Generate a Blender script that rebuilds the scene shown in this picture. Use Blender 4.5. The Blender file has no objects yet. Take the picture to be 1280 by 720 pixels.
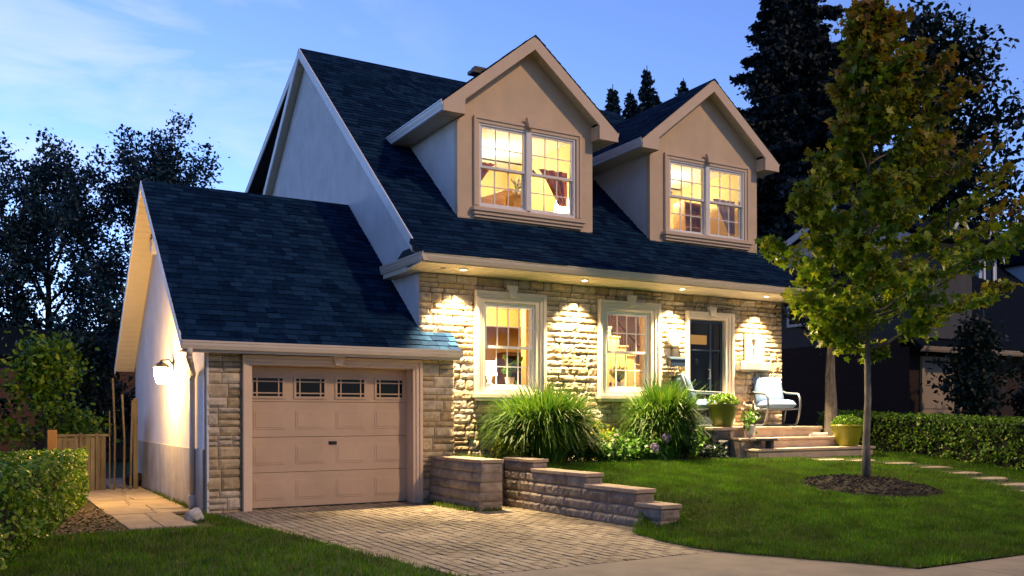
import bpy, math, random
import numpy as np
from math import sin, cos, pi, radians
from mathutils import Vector, Matrix, noise

random.seed(7)
rng = np.random.default_rng(7)
S = bpy.context.scene
COL = S.collection

# ------------------------------------------------------------------ camera
cam_d = bpy.data.cameras.new("camera")
cam = bpy.data.objects.new("camera", cam_d)
COL.objects.link(cam)
S.camera = cam
cam_d.sensor_width = 36.0
cam_d.lens = 31.92
cam_d.shift_x = -1.6 / 1280
cam_d.shift_y = 161.0 / 1280
cam_d.clip_start = 0.05
cam_d.clip_end = 2000
PSI = 0.52491
cam.matrix_world = (Matrix.Translation((-0.1186, -13.5473, 1.3768)) @ Matrix.Rotation(-PSI, 4, 'Z')
                    @ Matrix.Rotation(radians(90), 4, 'X') @ Matrix.Rotation(-0.0024, 4, 'Z'))

# ------------------------------------------------------------------ sky, sun, exposure
SUN_EL, SUN_AZ = 36.0, 28.0          # warm low light from the street side, right of the camera
W = bpy.data.worlds.new("World")
S.world = W
W.use_nodes = True
wn, wl = W.node_tree.nodes, W.node_tree.links
wn.clear()
w_out = wn.new('ShaderNodeOutputWorld')
w_bg = wn.new('ShaderNodeBackground')
sky = wn.new('ShaderNodeTexSky')
sky.sky_type = 'NISHITA'
sky.sun_disc = False
sky.sun_elevation = radians(SUN_EL)
sky.sun_rotation = radians(180 - SUN_AZ)
sky.air_density = 1.0
sky.dust_density = 0.3
sky.ozone_density = 3.0
w_tint = wn.new('ShaderNodeMix'); w_tint.data_type = 'RGBA'; w_tint.blend_type = 'MULTIPLY'
w_tint.inputs[0].default_value = 1.0
w_tint.inputs[7].default_value = (0.70, 0.765, 1.10, 1)
wl.new(sky.outputs[0], w_tint.inputs[6])
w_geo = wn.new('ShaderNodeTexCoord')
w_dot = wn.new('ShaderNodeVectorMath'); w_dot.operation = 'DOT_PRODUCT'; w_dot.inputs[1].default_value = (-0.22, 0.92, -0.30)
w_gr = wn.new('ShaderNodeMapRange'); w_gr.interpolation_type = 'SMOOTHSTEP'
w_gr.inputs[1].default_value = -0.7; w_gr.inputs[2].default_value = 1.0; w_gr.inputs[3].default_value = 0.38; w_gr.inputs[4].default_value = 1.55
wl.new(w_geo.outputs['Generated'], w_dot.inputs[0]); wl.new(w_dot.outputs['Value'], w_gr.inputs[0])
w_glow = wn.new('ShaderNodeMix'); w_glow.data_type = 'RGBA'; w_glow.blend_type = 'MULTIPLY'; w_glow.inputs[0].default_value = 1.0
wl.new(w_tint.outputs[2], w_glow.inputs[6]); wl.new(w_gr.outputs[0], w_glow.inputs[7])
# cloud mask: only over the left part of the view
w_cd = wn.new('ShaderNodeVectorMath'); w_cd.operation = 'DOT_PRODUCT'; w_cd.inputs[1].default_value = (0.06, 0.93, 0.36)
w_cm = wn.new('ShaderNodeMapRange'); w_cm.inputs[1].default_value = 0.93; w_cm.inputs[2].default_value = 0.995
wl.new(w_geo.outputs['Generated'], w_cd.inputs[0]); wl.new(w_cd.outputs['Value'], w_cm.inputs[0])
# thin evening cloud wisps
tc = wn.new('ShaderNodeTexCoord')
mp = wn.new('ShaderNodeMapping'); mp.inputs['Scale'].default_value = (3.0, 3.0, 11.0)
mp.inputs['Rotation'].default_value = (0.10, 0.0, 0.4)
nz = wn.new('ShaderNodeTexNoise'); nz.inputs['Scale'].default_value = 1.7; nz.inputs['Detail'].default_value = 7.0
nz.inputs['Roughness'].default_value = 0.55; nz.inputs['Distortion'].default_value = 0.5
rmp = wn.new('ShaderNodeValToRGB')
rmp.color_ramp.elements[0].position = 0.45; rmp.color_ramp.elements[0].color = (0, 0, 0, 1)
rmp.color_ramp.elements[1].position = 0.78; rmp.color_ramp.elements[1].color = (1, 1, 1, 1)
w_mix = wn.new('ShaderNodeMix'); w_mix.data_type = 'RGBA'
w_mix.inputs[7].default_value = (4.6, 4.7, 5.8, 1)
w_cf = wn.new('ShaderNodeMath'); w_cf.operation = 'MULTIPLY'; w_cf.inputs[1].default_value = 0.6
wl.new(tc.outputs['Generated'], mp.inputs[0]); wl.new(mp.outputs[0], nz.inputs['Vector'])
wl.new(nz.outputs['Fac'], rmp.inputs[0]); wl.new(rmp.outputs[0], w_cf.inputs[0])
w_c2 = wn.new('ShaderNodeMath'); w_c2.operation = 'MULTIPLY'; wl.new(w_cf.outputs[0], w_c2.inputs[0]); wl.new(w_cm.outputs[0], w_c2.inputs[1])
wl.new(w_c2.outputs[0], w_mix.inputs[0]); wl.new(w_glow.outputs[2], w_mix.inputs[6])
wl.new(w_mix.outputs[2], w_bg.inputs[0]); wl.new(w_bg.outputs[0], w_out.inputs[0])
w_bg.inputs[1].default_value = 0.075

sun_d = bpy.data.lights.new("sun", 'SUN')
sun_d.energy = 0.6
sun_d.angle = radians(2.5)
sun_d.color = (1.0, 0.66, 0.38)
sun_o = bpy.data.objects.new("sun", sun_d)
COL.objects.link(sun_o)
_sv = Vector((sin(radians(SUN_AZ)) * cos(radians(SUN_EL)), -cos(radians(SUN_AZ)) * cos(radians(SUN_EL)), sin(radians(SUN_EL))))
sun_o.rotation_euler = _sv.to_track_quat('Z', 'Y').to_euler()

S.render.engine = 'CYCLES'
S.view_settings.view_transform = 'Standard'
S.view_settings.look = 'None'
S.view_settings.exposure = 1.55
S.view_settings.gamma = 1.0
S.view_settings.use_curve_mapping = False
S.cycles.use_denoising = True
S.cycles.max_bounces = 7
S.cycles.transparent_max_bounces = 12
S.cycles.sample_clamp_indirect = 4.0
S.cycles.caustics_reflective = False
S.cycles.caustics_refractive = False

# ------------------------------------------------------------------ mesh helpers
class MB:
    """collects polygons; .build() makes ONE mesh object"""
    def __init__(s):
        s.v = []; s.f = []
    def add(s, vs, fs):
        n = len(s.v)
        s.v.extend([tuple(p) for p in vs]); s.f.extend([tuple(i + n for i in f) for f in fs])
        return s
    def box(s, x0, x1, y0, y1, z0, z1):
        if x1 < x0: x0, x1 = x1, x0
        if y1 < y0: y0, y1 = y1, y0
        if z1 < z0: z0, z1 = z1, z0
        return s.add([(x0, y0, z0), (x1, y0, z0), (x1, y1, z0), (x0, y1, z0), (x0, y0, z1), (x1, y0, z1), (x1, y1, z1), (x0, y1, z1)],
                     [(0, 3, 2, 1), (4, 5, 6, 7), (0, 1, 5, 4), (1, 2, 6, 5), (2, 3, 7, 6), (3, 0, 4, 7)])
    def prism(s, poly, vec):
        """extrude a 3d polygon along vec"""
        n = len(poly); v = Vector(vec)
        a = [Vector(p) for p in poly]; b = [p + v for p in a]
        nrm = Vector((0, 0, 0))
        for i in range(n):
            nrm += (a[i] - a[0]).cross(a[(i + 1) % n] - a[0])
        fl = nrm.dot(v) > 0
        f0 = tuple(range(n)); f1 = tuple(range(n, 2 * n))
        fs = [f0[::-1] if fl else f0, f1 if fl else f1[::-1]]
        for i in range(n):
            j = (i + 1) % n
            q = (i, j, n + j, n + i)
            fs.append(q if fl else q[::-1])
        return s.add(a + b, fs)
    def tube(s, pts, r, n=8, cap=True):
        pts = [Vector(p) for p in pts]
        rs = r if hasattr(r, '__len__') else [r] * len(pts)
        vs = []; fs = []
        prev = None
        for i, p in enumerate(pts):
            d = (pts[min(i + 1, len(pts) - 1)] - pts[max(i - 1, 0)])
            d = d.normalized() if d.length > 1e-9 else Vector((0, 0, 1))
            if prev is None:
                u = d.orthogonal().normalized()
            else:
                u = (prev - d * prev.dot(d))
                u = u.normalized() if u.length > 1e-6 else d.orthogonal().normalized()
            prev = u
            w = d.cross(u)
            for k in range(n):
                t = 2 * pi * k / n
                vs.append(p + (u * cos(t) + w * sin(t)) * rs[i])
        for i in range(len(pts) - 1):
            for k in range(n):
                k2 = (k + 1) % n
                fs.append((i * n + k, i * n + k2, (i + 1) * n + k2, (i + 1) * n + k))
        if cap:
            fs.append(tuple(range(n))[::-1]); fs.append(tuple(range((len(pts) - 1) * n, len(pts) * n)))
        return s.add(vs, fs)
    def lathe(s, prof, c, n=28):
        """prof: (r,z) list, c: centre"""
        vs = []; fs = []
        for r, z in prof:
            for k in range(n):
                t = 2 * pi * k / n
                vs.append((c[0] + r * cos(t), c[1] + r * sin(t), c[2] + z))
        for i in range(len(prof) - 1):
            for k in range(n):
                k2 = (k + 1) % n
                fs.append((i * n + k, i * n + k2, (i + 1) * n + k2, (i + 1) * n + k))
        fs.append(tuple(range(n))[::-1]); fs.append(tuple(range((len(prof) - 1) * n, len(prof) * n)))
        return s.add(vs, fs)
    def blob(s, c, r, seed=0, amp=0.15, n=10, sc=(1, 1, 1)):
        vs = []; fs = []
        m = n * 2
        for i in range(n + 1):
            a = pi * i / n
            for k in range(m):
                t = 2 * pi * k / m
                d = Vector((sin(a) * cos(t), sin(a) * sin(t), cos(a)))
                q = 1 + amp * noise.noise(d * 1.7 + Vector((seed * 3.1, seed, 0)))
                vs.append((c[0] + d.x * r * q * sc[0], c[1] + d.y * r * q * sc[1], c[2] + d.z * r * q * sc[2]))
        for i in range(n):
            for k in range(m):
                k2 = (k + 1) % m
                fs.append((i * m + k, (i + 1) * m + k, (i + 1) * m + k2, i * m + k2))
        return s.add(vs, fs)
    def build(s, name, mat, parent=None, smooth=False, bevel=0.0, local=False):
        return link_mesh(name, s.v, s.f, mat, parent, smooth, bevel, local)

ORIGIN = {}
def world_origin(o):
    p = Vector((0, 0, 0))
    while o is not None:
        p += o.location; o = o.parent
    return p

def link_mesh(name, verts, faces, mat, parent=None, smooth=False, bevel=0.0, local=False):
    me = bpy.data.meshes.new(name)
    if parent is not None and not local:
        w = world_origin(parent)
        if w.length > 0:
            verts = [(p[0] - w.x, p[1] - w.y, p[2] - w.z) for p in verts]
    me.from_pydata(verts, [], faces)
    me.materials.append(mat)
    if smooth:
        me.polygons.foreach_set('use_smooth', [True] * len(me.polygons))
    me.update()
    o = bpy.data.objects.new(name, me)
    COL.objects.link(o)
    o.parent = parent
    if bevel > 0:
        b = o.modifiers.new('bevel', 'BEVEL'); b.width = bevel; b.segments = 2; b.limit_method = 'ANGLE'
        b.angle_limit = radians(40)
    return o

def np_mesh(name, V, F, mat, parent=None, attr=None, smooth=False):
    """V (N,3), F (M,k) numpy; attr: per-vertex floats 'tint'"""
    V = np.asarray(V, dtype=np.float32).copy(); F = np.asarray(F, dtype=np.int32)
    if parent is not None:
        w = world_origin(parent); V -= np.array(w, dtype=np.float32)
    me = bpy.data.meshes.new(name)
    me.vertices.add(len(V)); me.vertices.foreach_set('co', V.ravel())
    k = F.shape[1]
    me.loops.add(F.size); me.loops.foreach_set('vertex_index', F.ravel())
    me.polygons.add(len(F)); me.polygons.foreach_set('loop_start', np.arange(0, F.size, k, dtype=np.int32))
    me.polygons.foreach_set('loop_total', np.full(len(F), k, dtype=np.int32))
    if smooth:
        me.polygons.foreach_set('use_smooth', np.ones(len(F), dtype=bool))
    if attr is not None:
        a = me.attributes.new('tint', 'FLOAT', 'POINT'); a.data.foreach_set('value', np.asarray(attr, dtype=np.float32))
    me.materials.append(mat)
    me.update(calc_edges=True)
    me.validate()
    o = bpy.data.objects.new(name, me)
    COL.objects.link(o)
    o.parent = parent
    return o

def tag(o, label=None, cat=None, group=None, kind=None):
    if label: o['label'] = label
    if cat: o['category'] = cat
    if group: o['group'] = group
    if kind: o['kind'] = kind
    return o

def thing(name, loc, label, cat, group=None, rz=0.0):
    o = bpy.data.objects.new(name, None)
    COL.objects.link(o)
    o.location = loc; o.rotation_euler = (0, 0, rz)
    o.empty_display_size = 0.2
    return tag(o, label, cat, group)

def copy_thing(root):
    r = root.copy(); COL.objects.link(r)
    for ch in list(root.children):
        c = ch.copy(); COL.objects.link(c); c.parent = r
        for g in list(ch.children):
            d = g.copy(); COL.objects.link(d); d.parent = c
    return r

# ------------------------------------------------------------------ materials
def mat(name, col, rough=0.8, var=0.0, isl=0.0, nscale=3.0, bump=0.0, bscale=40.0, col2=None, metal=0.0, spec=0.4,
        transl=0.0, detail=4.0, emit=None, estr=0.0, stretch=None, tint=None, ramp=None, streak=0.0, patch=None):
    m = bpy.data.materials.new(name)
    m.use_nodes = True
    nt = m.node_tree; N, L = nt.nodes, nt.links
    b = N['Principled BSDF']
    b.inputs['Base Color'].default_value = (*col, 1)
    b.inputs['Roughness'].default_value = rough
    b.inputs['Metallic'].default_value = metal
    b.inputs['Specular IOR Level'].default_value = spec
    tcn = N.new('ShaderNodeTexCoord'); co = tcn.outputs['Object']
    if stretch:
        mpn = N.new('ShaderNodeMapping'); mpn.inputs['Scale'].default_value = stretch
        L.new(co, mpn.inputs[0]); co = mpn.outputs[0]
    c = None
    def mixc(fac, a, bb, blend='MIX'):
        x = N.new('ShaderNodeMix'); x.data_type = 'RGBA'; x.blend_type = blend
        if isinstance(fac, float): x.inputs[0].default_value = fac
        else: L.new(fac, x.inputs[0])
        for i, q in ((6, a), (7, bb)):
            if isinstance(q, tuple): x.inputs[i].default_value = (*q, 1)
            else: L.new(q, x.inputs[i])
        return x.outputs[2]
    c = col
    if ramp is not None:
        g = N.new('ShaderNodeNewGeometry'); r = N.new('ShaderNodeValToRGB')
        el = r.color_ramp.elements
        for i, (p, cc) in enumerate(ramp):
            e = el[i] if i < 2 else el.new(p)
            e.position = p; e.color = (*cc, 1)
        L.new(g.outputs['Random Per Island'], r.inputs[0]); c = r.outputs[0]
    if tint is not None:
        at = N.new('ShaderNodeAttribute'); at.attribute_name = 'tint'
        c = mixc(at.outputs['Fac'], c, tint)
    if var > 0 or col2 is not None:
        n = N.new('ShaderNodeTexNoise'); n.inputs['Scale'].default_value = nscale; n.inputs['Detail'].default_value = detail
        n.inputs['Roughness'].default_value = 0.6
        L.new(co, n.inputs['Vector'])
        mr = N.new('ShaderNodeMapRange'); mr.inputs[1].default_value = 0.33; mr.inputs[2].default_value = 0.67
        L.new(n.outputs['Fac'], mr.inputs[0])
        if col2 is not None:
            c = mixc(mr.outputs[0], c, col2)
        else:
            mr.inputs[3].default_value = 1 - var; mr.inputs[4].default_value = 1 + var
            c = mixc(1.0, c, mr.outputs[0], 'MULTIPLY')
    if patch is not None:
        npn = N.new('ShaderNodeTexNoise'); npn.inputs['Scale'].default_value = 0.75; npn.inputs['Detail'].default_value = 8; npn.inputs['Roughness'].default_value = .65
        L.new(tcn.outputs['Object'], npn.inputs['Vector']); mrp = N.new('ShaderNodeMapRange'); mrp.inputs[1].default_value = .46; mrp.inputs[2].default_value = .68
        mrp.inputs[4].default_value = .75
        L.new(npn.outputs['Fac'], mrp.inputs[0]); c = mixc(mrp.outputs[0], c, patch)
    if streak > 0:
        mps = N.new('ShaderNodeMapping'); mps.inputs['Scale'].default_value = (2.2, 2.2, 0.5); L.new(tcn.outputs['Object'], mps.inputs[0])
        ns = N.new('ShaderNodeTexNoise'); ns.inputs['Scale'].default_value = 1.6; ns.inputs['Detail'].default_value = 6
        L.new(mps.outputs[0], ns.inputs['Vector']); mrs = N.new('ShaderNodeMapRange'); mrs.inputs[1].default_value = .35; mrs.inputs[2].default_value = .65
        mrs.inputs[3].default_value = 1 - streak; mrs.inputs[4].default_value = 1 + streak * .6
        L.new(ns.outputs['Fac'], mrs.inputs[0])
        if isinstance(c, tuple): c = mixc(0.0, c, c)
        c = mixc(1.0, c, mrs.outputs[0], 'MULTIPLY')
    if isl > 0:
        g = N.new('ShaderNodeNewGeometry'); mr2 = N.new('ShaderNodeMapRange')
        mr2.inputs[3].default_value = 1 - isl; mr2.inputs[4].default_value = 1 + isl
        L.new(g.outputs['Random Per Island'], mr2.inputs[0])
        c = mixc(1.0, c, mr2.outputs[0], 'MULTIPLY')
    if not isinstance(c, tuple):
        L.new(c, b.inputs['Base Color'])
    if bump > 0:
        n2 = N.new('ShaderNodeTexNoise'); n2.inputs['Scale'].default_value = bscale; n2.inputs['Detail'].default_value = 5
        L.new(co, n2.inputs['Vector'])
        bp = N.new('ShaderNodeBump'); bp.inputs['Strength'].default_value = bump; bp.inputs['Distance'].default_value = 0.01
        L.new(n2.outputs['Fac'], bp.inputs['Height']); L.new(bp.outputs[0], b.inputs['Normal'])
    if emit is not None:
        b.inputs['Emission Color'].default_value = (*emit, 1); b.inputs['Emission Strength'].default_value = estr
    if transl > 0:
        t = N.new('ShaderNodeBsdfTranslucent'); ms = N.new('ShaderNodeMixShader'); ms.inputs[0].default_value = transl
        if isinstance(c, tuple): t.inputs[0].default_value = (*c, 1)
        else: L.new(c, t.inputs[0])
        L.new(b.outputs[0], ms.inputs[1]); L.new(t.outputs[0], ms.inputs[2])
        L.new(ms.outputs[0], N['Material Output'].inputs[0])
    return m

def glass_mat(name, tintc=(0.95, 0.97, 1.0), refl=0.12):
    m = bpy.data.materials.new(name); m.use_nodes = True
    N, L = m.node_tree.nodes, m.node_tree.links
    N.remove(N['Principled BSDF'])
    t = N.new('ShaderNodeBsdfTransparent'); t.inputs[0].default_value = (*tintc, 1)
    gl = N.new('ShaderNodeBsdfGlossy'); gl.inputs['Roughness'].default_value = 0.02
    lw = N.new('ShaderNodeLayerWeight'); lw.inputs[0].default_value = 0.25
    mr = N.new('ShaderNodeMapRange'); mr.inputs[3].default_value = refl * 0.4; mr.inputs[4].default_value = 0.2 + 4 * refl
    L.new(lw.outputs['Fresnel'], mr.inputs[0])
    ms = N.new('ShaderNodeMixShader')
    L.new(mr.outputs[0], ms.inputs[0]); L.new(t.outputs[0], ms.inputs[1]); L.new(gl.outputs[0], ms.inputs[2])
    L.new(ms.outputs[0], N['Material Output'].inputs[0])
    return m

M = {}
M['stone'] = mat('ledgestone', (0.42, 0.34, 0.23), 0.9, var=0.22, nscale=9, bump=0.6, bscale=60,
                 ramp=[(0.0, (0.33, 0.25, 0.14)), (1.0, (0.54, 0.46, 0.34)), (0.35, (0.48, 0.375, 0.22)), (0.7, (0.41, 0.35, 0.26))])
M['mortar'] = mat('mortar', (0.13, 0.105, 0.07), 0.95, var=0.2, nscale=12)
M['stucco_white'] = mat('white_stucco', (0.66, 0.66, 0.67), 0.92, var=0.08, nscale=2.0, bump=0.5, streak=0.03, bscale=120)
M['stucco_tan'] = mat('tan_stucco', (0.67, 0.51, 0.35), 0.92, var=0.07, nscale=2.0, bump=0.5, streak=0.03, bscale=130)
M['concrete'] = mat('concrete_base', (0.42, 0.41, 0.38), 0.92, var=0.18, streak=0.12, nscale=2.2, bump=0.3, bscale=60)
M['trim_tan'] = mat('tan_trim', (0.66, 0.51, 0.37), 0.7, var=0.04, nscale=3, bump=0.1, bscale=90)
M['trim_cream'] = mat('cream_trim', (0.66, 0.60, 0.48), 0.75, var=0.05, nscale=3, bump=0.12, bscale=90)
M['white'] = mat('white_paint', (0.78, 0.77, 0.75), 0.5, var=0.04, nscale=4)
M['soffit'] = mat('cream_soffit', (0.62, 0.56, 0.44), 0.6, var=0.03, nscale=4)
M['gutter'] = mat('tan_aluminium', (0.60, 0.52, 0.42), 0.42, var=0.04, nscale=5, spec=0.5)
M['gutter_white'] = mat('white_aluminium', (0.72, 0.72, 0.72), 0.42, var=0.04, nscale=5, spec=0.5)
M['shingle'] = mat('asphalt_shingle', (0.03, 0.04, 0.05), 0.92, var=0.25, nscale=14, bump=0.5, bscale=160, spec=0.06,
                   ramp=[(0.0, (0.0015, 0.010, 0.032)), (1.0, (0.010, 0.035, 0.078)), (0.5, (0.004, 0.020, 0.052))])
M['roof_deck'] = mat('roof_underlay', (0.02, 0.025, 0.03), 0.95, var=0.1)
M['gdoor'] = mat('garage_door_paint', (0.48, 0.35, 0.24), 0.55, var=0.07, nscale=2, bump=0.05, bscale=30)
M['glass'] = glass_mat('window_glass')
M['glass_dark'] = glass_mat('dark_glass', (0.25, 0.28, 0.32), 0.03)
M['dark_metal'] = mat('dark_metal', (0.02, 0.022, 0.026), 0.4, var=0.1, metal=0.3)
M['black'] = mat('black_plastic', (0.012, 0.012, 0.013), 0.5, var=0.1)
M['steel'] = mat('grey_steel', (0.30, 0.31, 0.33), 0.35, metal=0.8, var=0.05)
M['wall_yellow'] = mat('cream_interior_paint', (0.78, 0.60, 0.30), 0.85, var=0.03)
M['wall_gold'] = mat('gold_interior_paint', (0.62, 0.40, 0.17), 0.85, var=0.03)
M['ceil_in'] = mat('interior_ceiling', (0.72, 0.72, 0.70), 0.9, var=0.02)
M['wood'] = mat('oak_wood', (0.50, 0.28, 0.10), 0.5, var=0.2, nscale=3, stretch=(1, 1, 8))
M['wood_dark'] = mat('dark_wood', (0.07, 0.032, 0.018), 0.5, var=0.2, nscale=3, stretch=(1, 1, 8))
M['floor_in'] = mat('wood_floor', (0.28, 0.16, 0.08), 0.4, var=0.2, nscale=3, stretch=(1, 8, 1))
M['curtain_red'] = mat('terracotta_curtain', (0.42, 0.13, 0.07), 0.9, var=0.15, nscale=8)
M['curtain_grey'] = mat('dusty_pink_curtain', (0.45, 0.33, 0.33), 0.9, var=0.15, nscale=8)
M['door_blue'] = mat('dark_blue_door', (0.018, 0.036, 0.062), 0.35, var=0.08, nscale=3)
M['lamp_warm'] = mat('lit_lamp_glass', (1, 0.9, 0.7), 0.4, emit=(1.0, 0.78, 0.42), estr=45.0)
M['lamp_soft'] = mat('lit_lamp_shade', (1, 0.9, 0.7), 0.6, emit=(1.0, 0.80, 0.50), estr=5.0)
M['lens'] = mat('lit_downlight_lens', (1, 0.95, 0.85), 0.3, emit=(1.0, 0.80, 0.52), estr=12.0)
M['paver'] = mat('clay_paver', (0.20, 0.17, 0.14), 0.85, var=0.36, nscale=0.9, bump=0.4, bscale=70,
                 ramp=[(0.0, (0.22, 0.18, 0.115)), (1.0, (0.29, 0.245, 0.16)), (0.5, (0.25, 0.205, 0.135))])
M['joint'] = mat('paver_joint', (0.15, 0.125, 0.085), 0.95, var=0.35, nscale=3)
M['sidewalk'] = mat('concrete_sidewalk', (0.23, 0.195, 0.14), 0.9, var=0.16, nscale=2.5, bump=0.4, bscale=90)
M['asphalt'] = mat('asphalt', (0.05, 0.05, 0.052), 0.9, var=0.2, nscale=5, bump=0.5, bscale=140)
M['path'] = mat('flagstone', (0.27, 0.23, 0.175), 0.9, var=0.18, nscale=2.5, bump=0.4, bscale=50, isl=0.12)
M['soil'] = mat('soil', (0.035, 0.026, 0.018), 1.0, var=0.4, nscale=6, bump=1.0, bscale=50)
M['turf'] = mat('turf_base', (0.030, 0.050, 0.005), 1.0, var=0.4, nscale=2.5, bump=0.8, bscale=60)
M['grass'] = mat('grass_blade', (0.05, 0.10, 0.012), 0.7, var=0.5, nscale=2.6, patch=(0.055, 0.075, 0.012), spec=0.2, transl=0.35,
                 ramp=[(0.0, (0.026, 0.10, 0.002)), (0.93, (0.115, 0.22, 0.006)), (0.55, (0.055, 0.165, 0.003)), (1.0, (0.24, 0.20, 0.05))])
M['weed'] = mat('weed_leaf', (0.10, 0.16, 0.015), 0.7, isl=0.35, transl=0.35)
M['mulch'] = mat('black_mulch', (0.012, 0.010, 0.009), 1.0, isl=0.6)
M['gravel'] = mat('leaf_litter', (0.16, 0.12, 0.075), 1.0, isl=0.5)
M['wallblock'] = mat('retaining_block', (0.20, 0.185, 0.17), 0.92, var=0.3, nscale=7, bump=0.6, bscale=70,
                     ramp=[(0.0, (0.19, 0.155, 0.115)), (1.0, (0.29, 0.24, 0.185)), (0.5, (0.23, 0.20, 0.165))])
M['cap'] = mat('retaining_cap', (0.34, 0.265, 0.19), 0.92, var=0.18, nscale=6, bump=0.5, bscale=70, isl=0.1)
M['porch'] = mat('porch_stone', (0.42, 0.33, 0.255), 0.9, var=0.12, nscale=4, bump=0.3, bscale=50)
M['slate'] = mat('slate_slab', (0.055, 0.06, 0.065), 0.85, var=0.35, nscale=6, bump=0.5, bscale=40)
M['bark'] = mat('bark', (0.16, 0.14, 0.11), 0.95, var=0.45, nscale=14, bump=1.0, bscale=40, stretch=(1, 1, 0.3))
M['bark_dark'] = mat('dark_bark', (0.03, 0.025, 0.02), 0.95, var=0.3, nscale=10)
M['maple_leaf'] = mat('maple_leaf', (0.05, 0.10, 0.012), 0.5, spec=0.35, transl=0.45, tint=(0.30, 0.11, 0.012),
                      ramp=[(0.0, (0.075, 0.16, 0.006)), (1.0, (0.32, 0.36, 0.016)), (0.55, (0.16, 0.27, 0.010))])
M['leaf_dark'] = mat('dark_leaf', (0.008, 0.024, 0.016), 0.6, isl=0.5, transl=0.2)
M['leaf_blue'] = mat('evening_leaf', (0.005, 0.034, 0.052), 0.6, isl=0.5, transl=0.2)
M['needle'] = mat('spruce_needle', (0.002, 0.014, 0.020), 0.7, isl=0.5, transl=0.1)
M['hedge_leaf'] = mat('hedge_leaf', (0.05, 0.11, 0.012), 0.5, spec=0.4, transl=0.3,
                      ramp=[(0.0, (0.036, 0.11, 0.006)), (1.0, (0.20, 0.29, 0.012)), (0.5, (0.085, 0.20, 0.010))])
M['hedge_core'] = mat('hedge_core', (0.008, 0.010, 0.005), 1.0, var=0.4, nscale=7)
M['reed'] = mat('reed_leaf', (0.05, 0.10, 0.015), 0.5, transl=0.35, spec=0.35,
                ramp=[(0.0, (0.030, 0.10, 0.008)), (1.0, (0.16, 0.24, 0.02)), (0.6, (0.065, 0.165, 0.012))])
M['shrub_leaf'] = mat('perennial_leaf', (0.09, 0.22, 0.02), 0.5, transl=0.3, isl=0.4)
M['lime_leaf'] = mat('lime_leaf', (0.33, 0.37, 0.02), 0.5, transl=0.3, isl=0.35)
M['petal_white'] = mat('white_petal', (0.7, 0.68, 0.66), 0.6, isl=0.15, transl=0.3)
M['petal_lilac'] = mat('lilac_petal', (0.42, 0.34, 0.52), 0.6, isl=0.2, transl=0.3)
M['pot_green'] = mat('olive_glazed_pot', (0.075, 0.105, 0.012), 0.3, var=0.12, nscale=4, spec=0.5)
M['pot_lime'] = mat('lime_glazed_pot', (0.20, 0.21, 0.012), 0.35, var=0.10, nscale=4, spec=0.5)
M['pot_white'] = mat('white_ceramic', (0.6, 0.58, 0.55), 0.4, var=0.06)
M['cushion'] = mat('pale_blue_cushion', (0.15, 0.25, 0.44), 0.95, var=0.06, nscale=5, bump=0.25, bscale=220)
M['chair_metal'] = mat('blue_grey_metal', (0.16, 0.19, 0.22), 0.4, var=0.05, metal=0.3)
M['fence'] = mat('weathered_fence', (0.10, 0.088, 0.07), 0.95, var=0.35, nscale=5, bump=0.4, bscale=40, isl=0.25, stretch=(1, 1, 0.25))
M['fence_post'] = mat('newer_post', (0.20, 0.12, 0.05), 0.9, var=0.2, nscale=6, stretch=(1, 1, 0.3))
M['brick'] = None
M['rock'] = mat('pale_rock', (0.5, 0.48, 0.44), 0.9, var=0.2, nscale=12, bump=0.5, bscale=40)
M['siding_blue'] = mat('blue_grey_siding', (0.46, 0.58, 0.70), 0.8, var=0.06, nscale=3)
M['siding_white'] = mat('white_siding', (0.62, 0.64, 0.68), 0.75, var=0.05, nscale=3)
M['siding_grey'] = mat('grey_siding', (0.055, 0.06, 0.065), 0.8, var=0.1, nscale=3)
M['roof_far'] = mat('far_roof', (0.005, 0.009, 0.015), 0.95, spec=0.05, var=0.25, nscale=6, bump=0.4, bscale=60)
M['door_tan'] = mat('tan_door_paint', (0.36, 0.29, 0.21), 0.6, var=0.05)

def brick_mat(name, c1, c2, mortar, sc=1.0):
    m = bpy.data.materials.new(name); m.use_nodes = True
    N, L = m.node_tree.nodes, m.node_tree.links
    b = N['Principled BSDF']; b.inputs['Roughness'].default_value = 0.92
    tcn = N.new('ShaderNodeTexCoord'); sx = N.new('ShaderNodeSeparateXYZ'); cb = N.new('ShaderNodeCombineXYZ'); ad = N.new('ShaderNodeMath')
    L.new(tcn.outputs['Object'], sx.inputs[0]); L.new(sx.outputs[0], ad.inputs[0]); L.new(sx.outputs[1], ad.inputs[1])
    L.new(ad.outputs[0], cb.inputs[0]); L.new(sx.outputs[2], cb.inputs[1])
    t = N.new('ShaderNodeTexBrick'); t.inputs['Scale'].default_value = sc
    t.inputs['Brick Width'].default_value = 0.21; t.inputs['Row Height'].default_value = 0.075; t.inputs['Mortar Size'].default_value = 0.008
    t.inputs['Color1'].default_value = (*c1, 1); t.inputs['Color2'].default_value = (*c2, 1); t.inputs['Mortar'].default_value = (*mortar, 1)
    L.new(cb.outputs[0], t.inputs['Vector']); L.new(t.outputs[0], b.inputs['Base Color'])
    bp = N.new('ShaderNodeBump'); bp.inputs['Strength'].default_value = 0.5; bp.inputs['Distance'].default_value = 0.008; bp.invert = True
    L.new(t.outputs['Fac'], bp.inputs['Height']); L.new(bp.outputs[0], b.inputs['Normal'])
    return m
M['brick'] = brick_mat('dark_red_brick', (0.030, 0.012, 0.009), (0.018, 0.008, 0.007), (0.018, 0.014, 0.012))

# ------------------------------------------------------------------ builders
def nz3(x, y, z):
    return noise.noise(Vector((x, y, z)))

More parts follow.
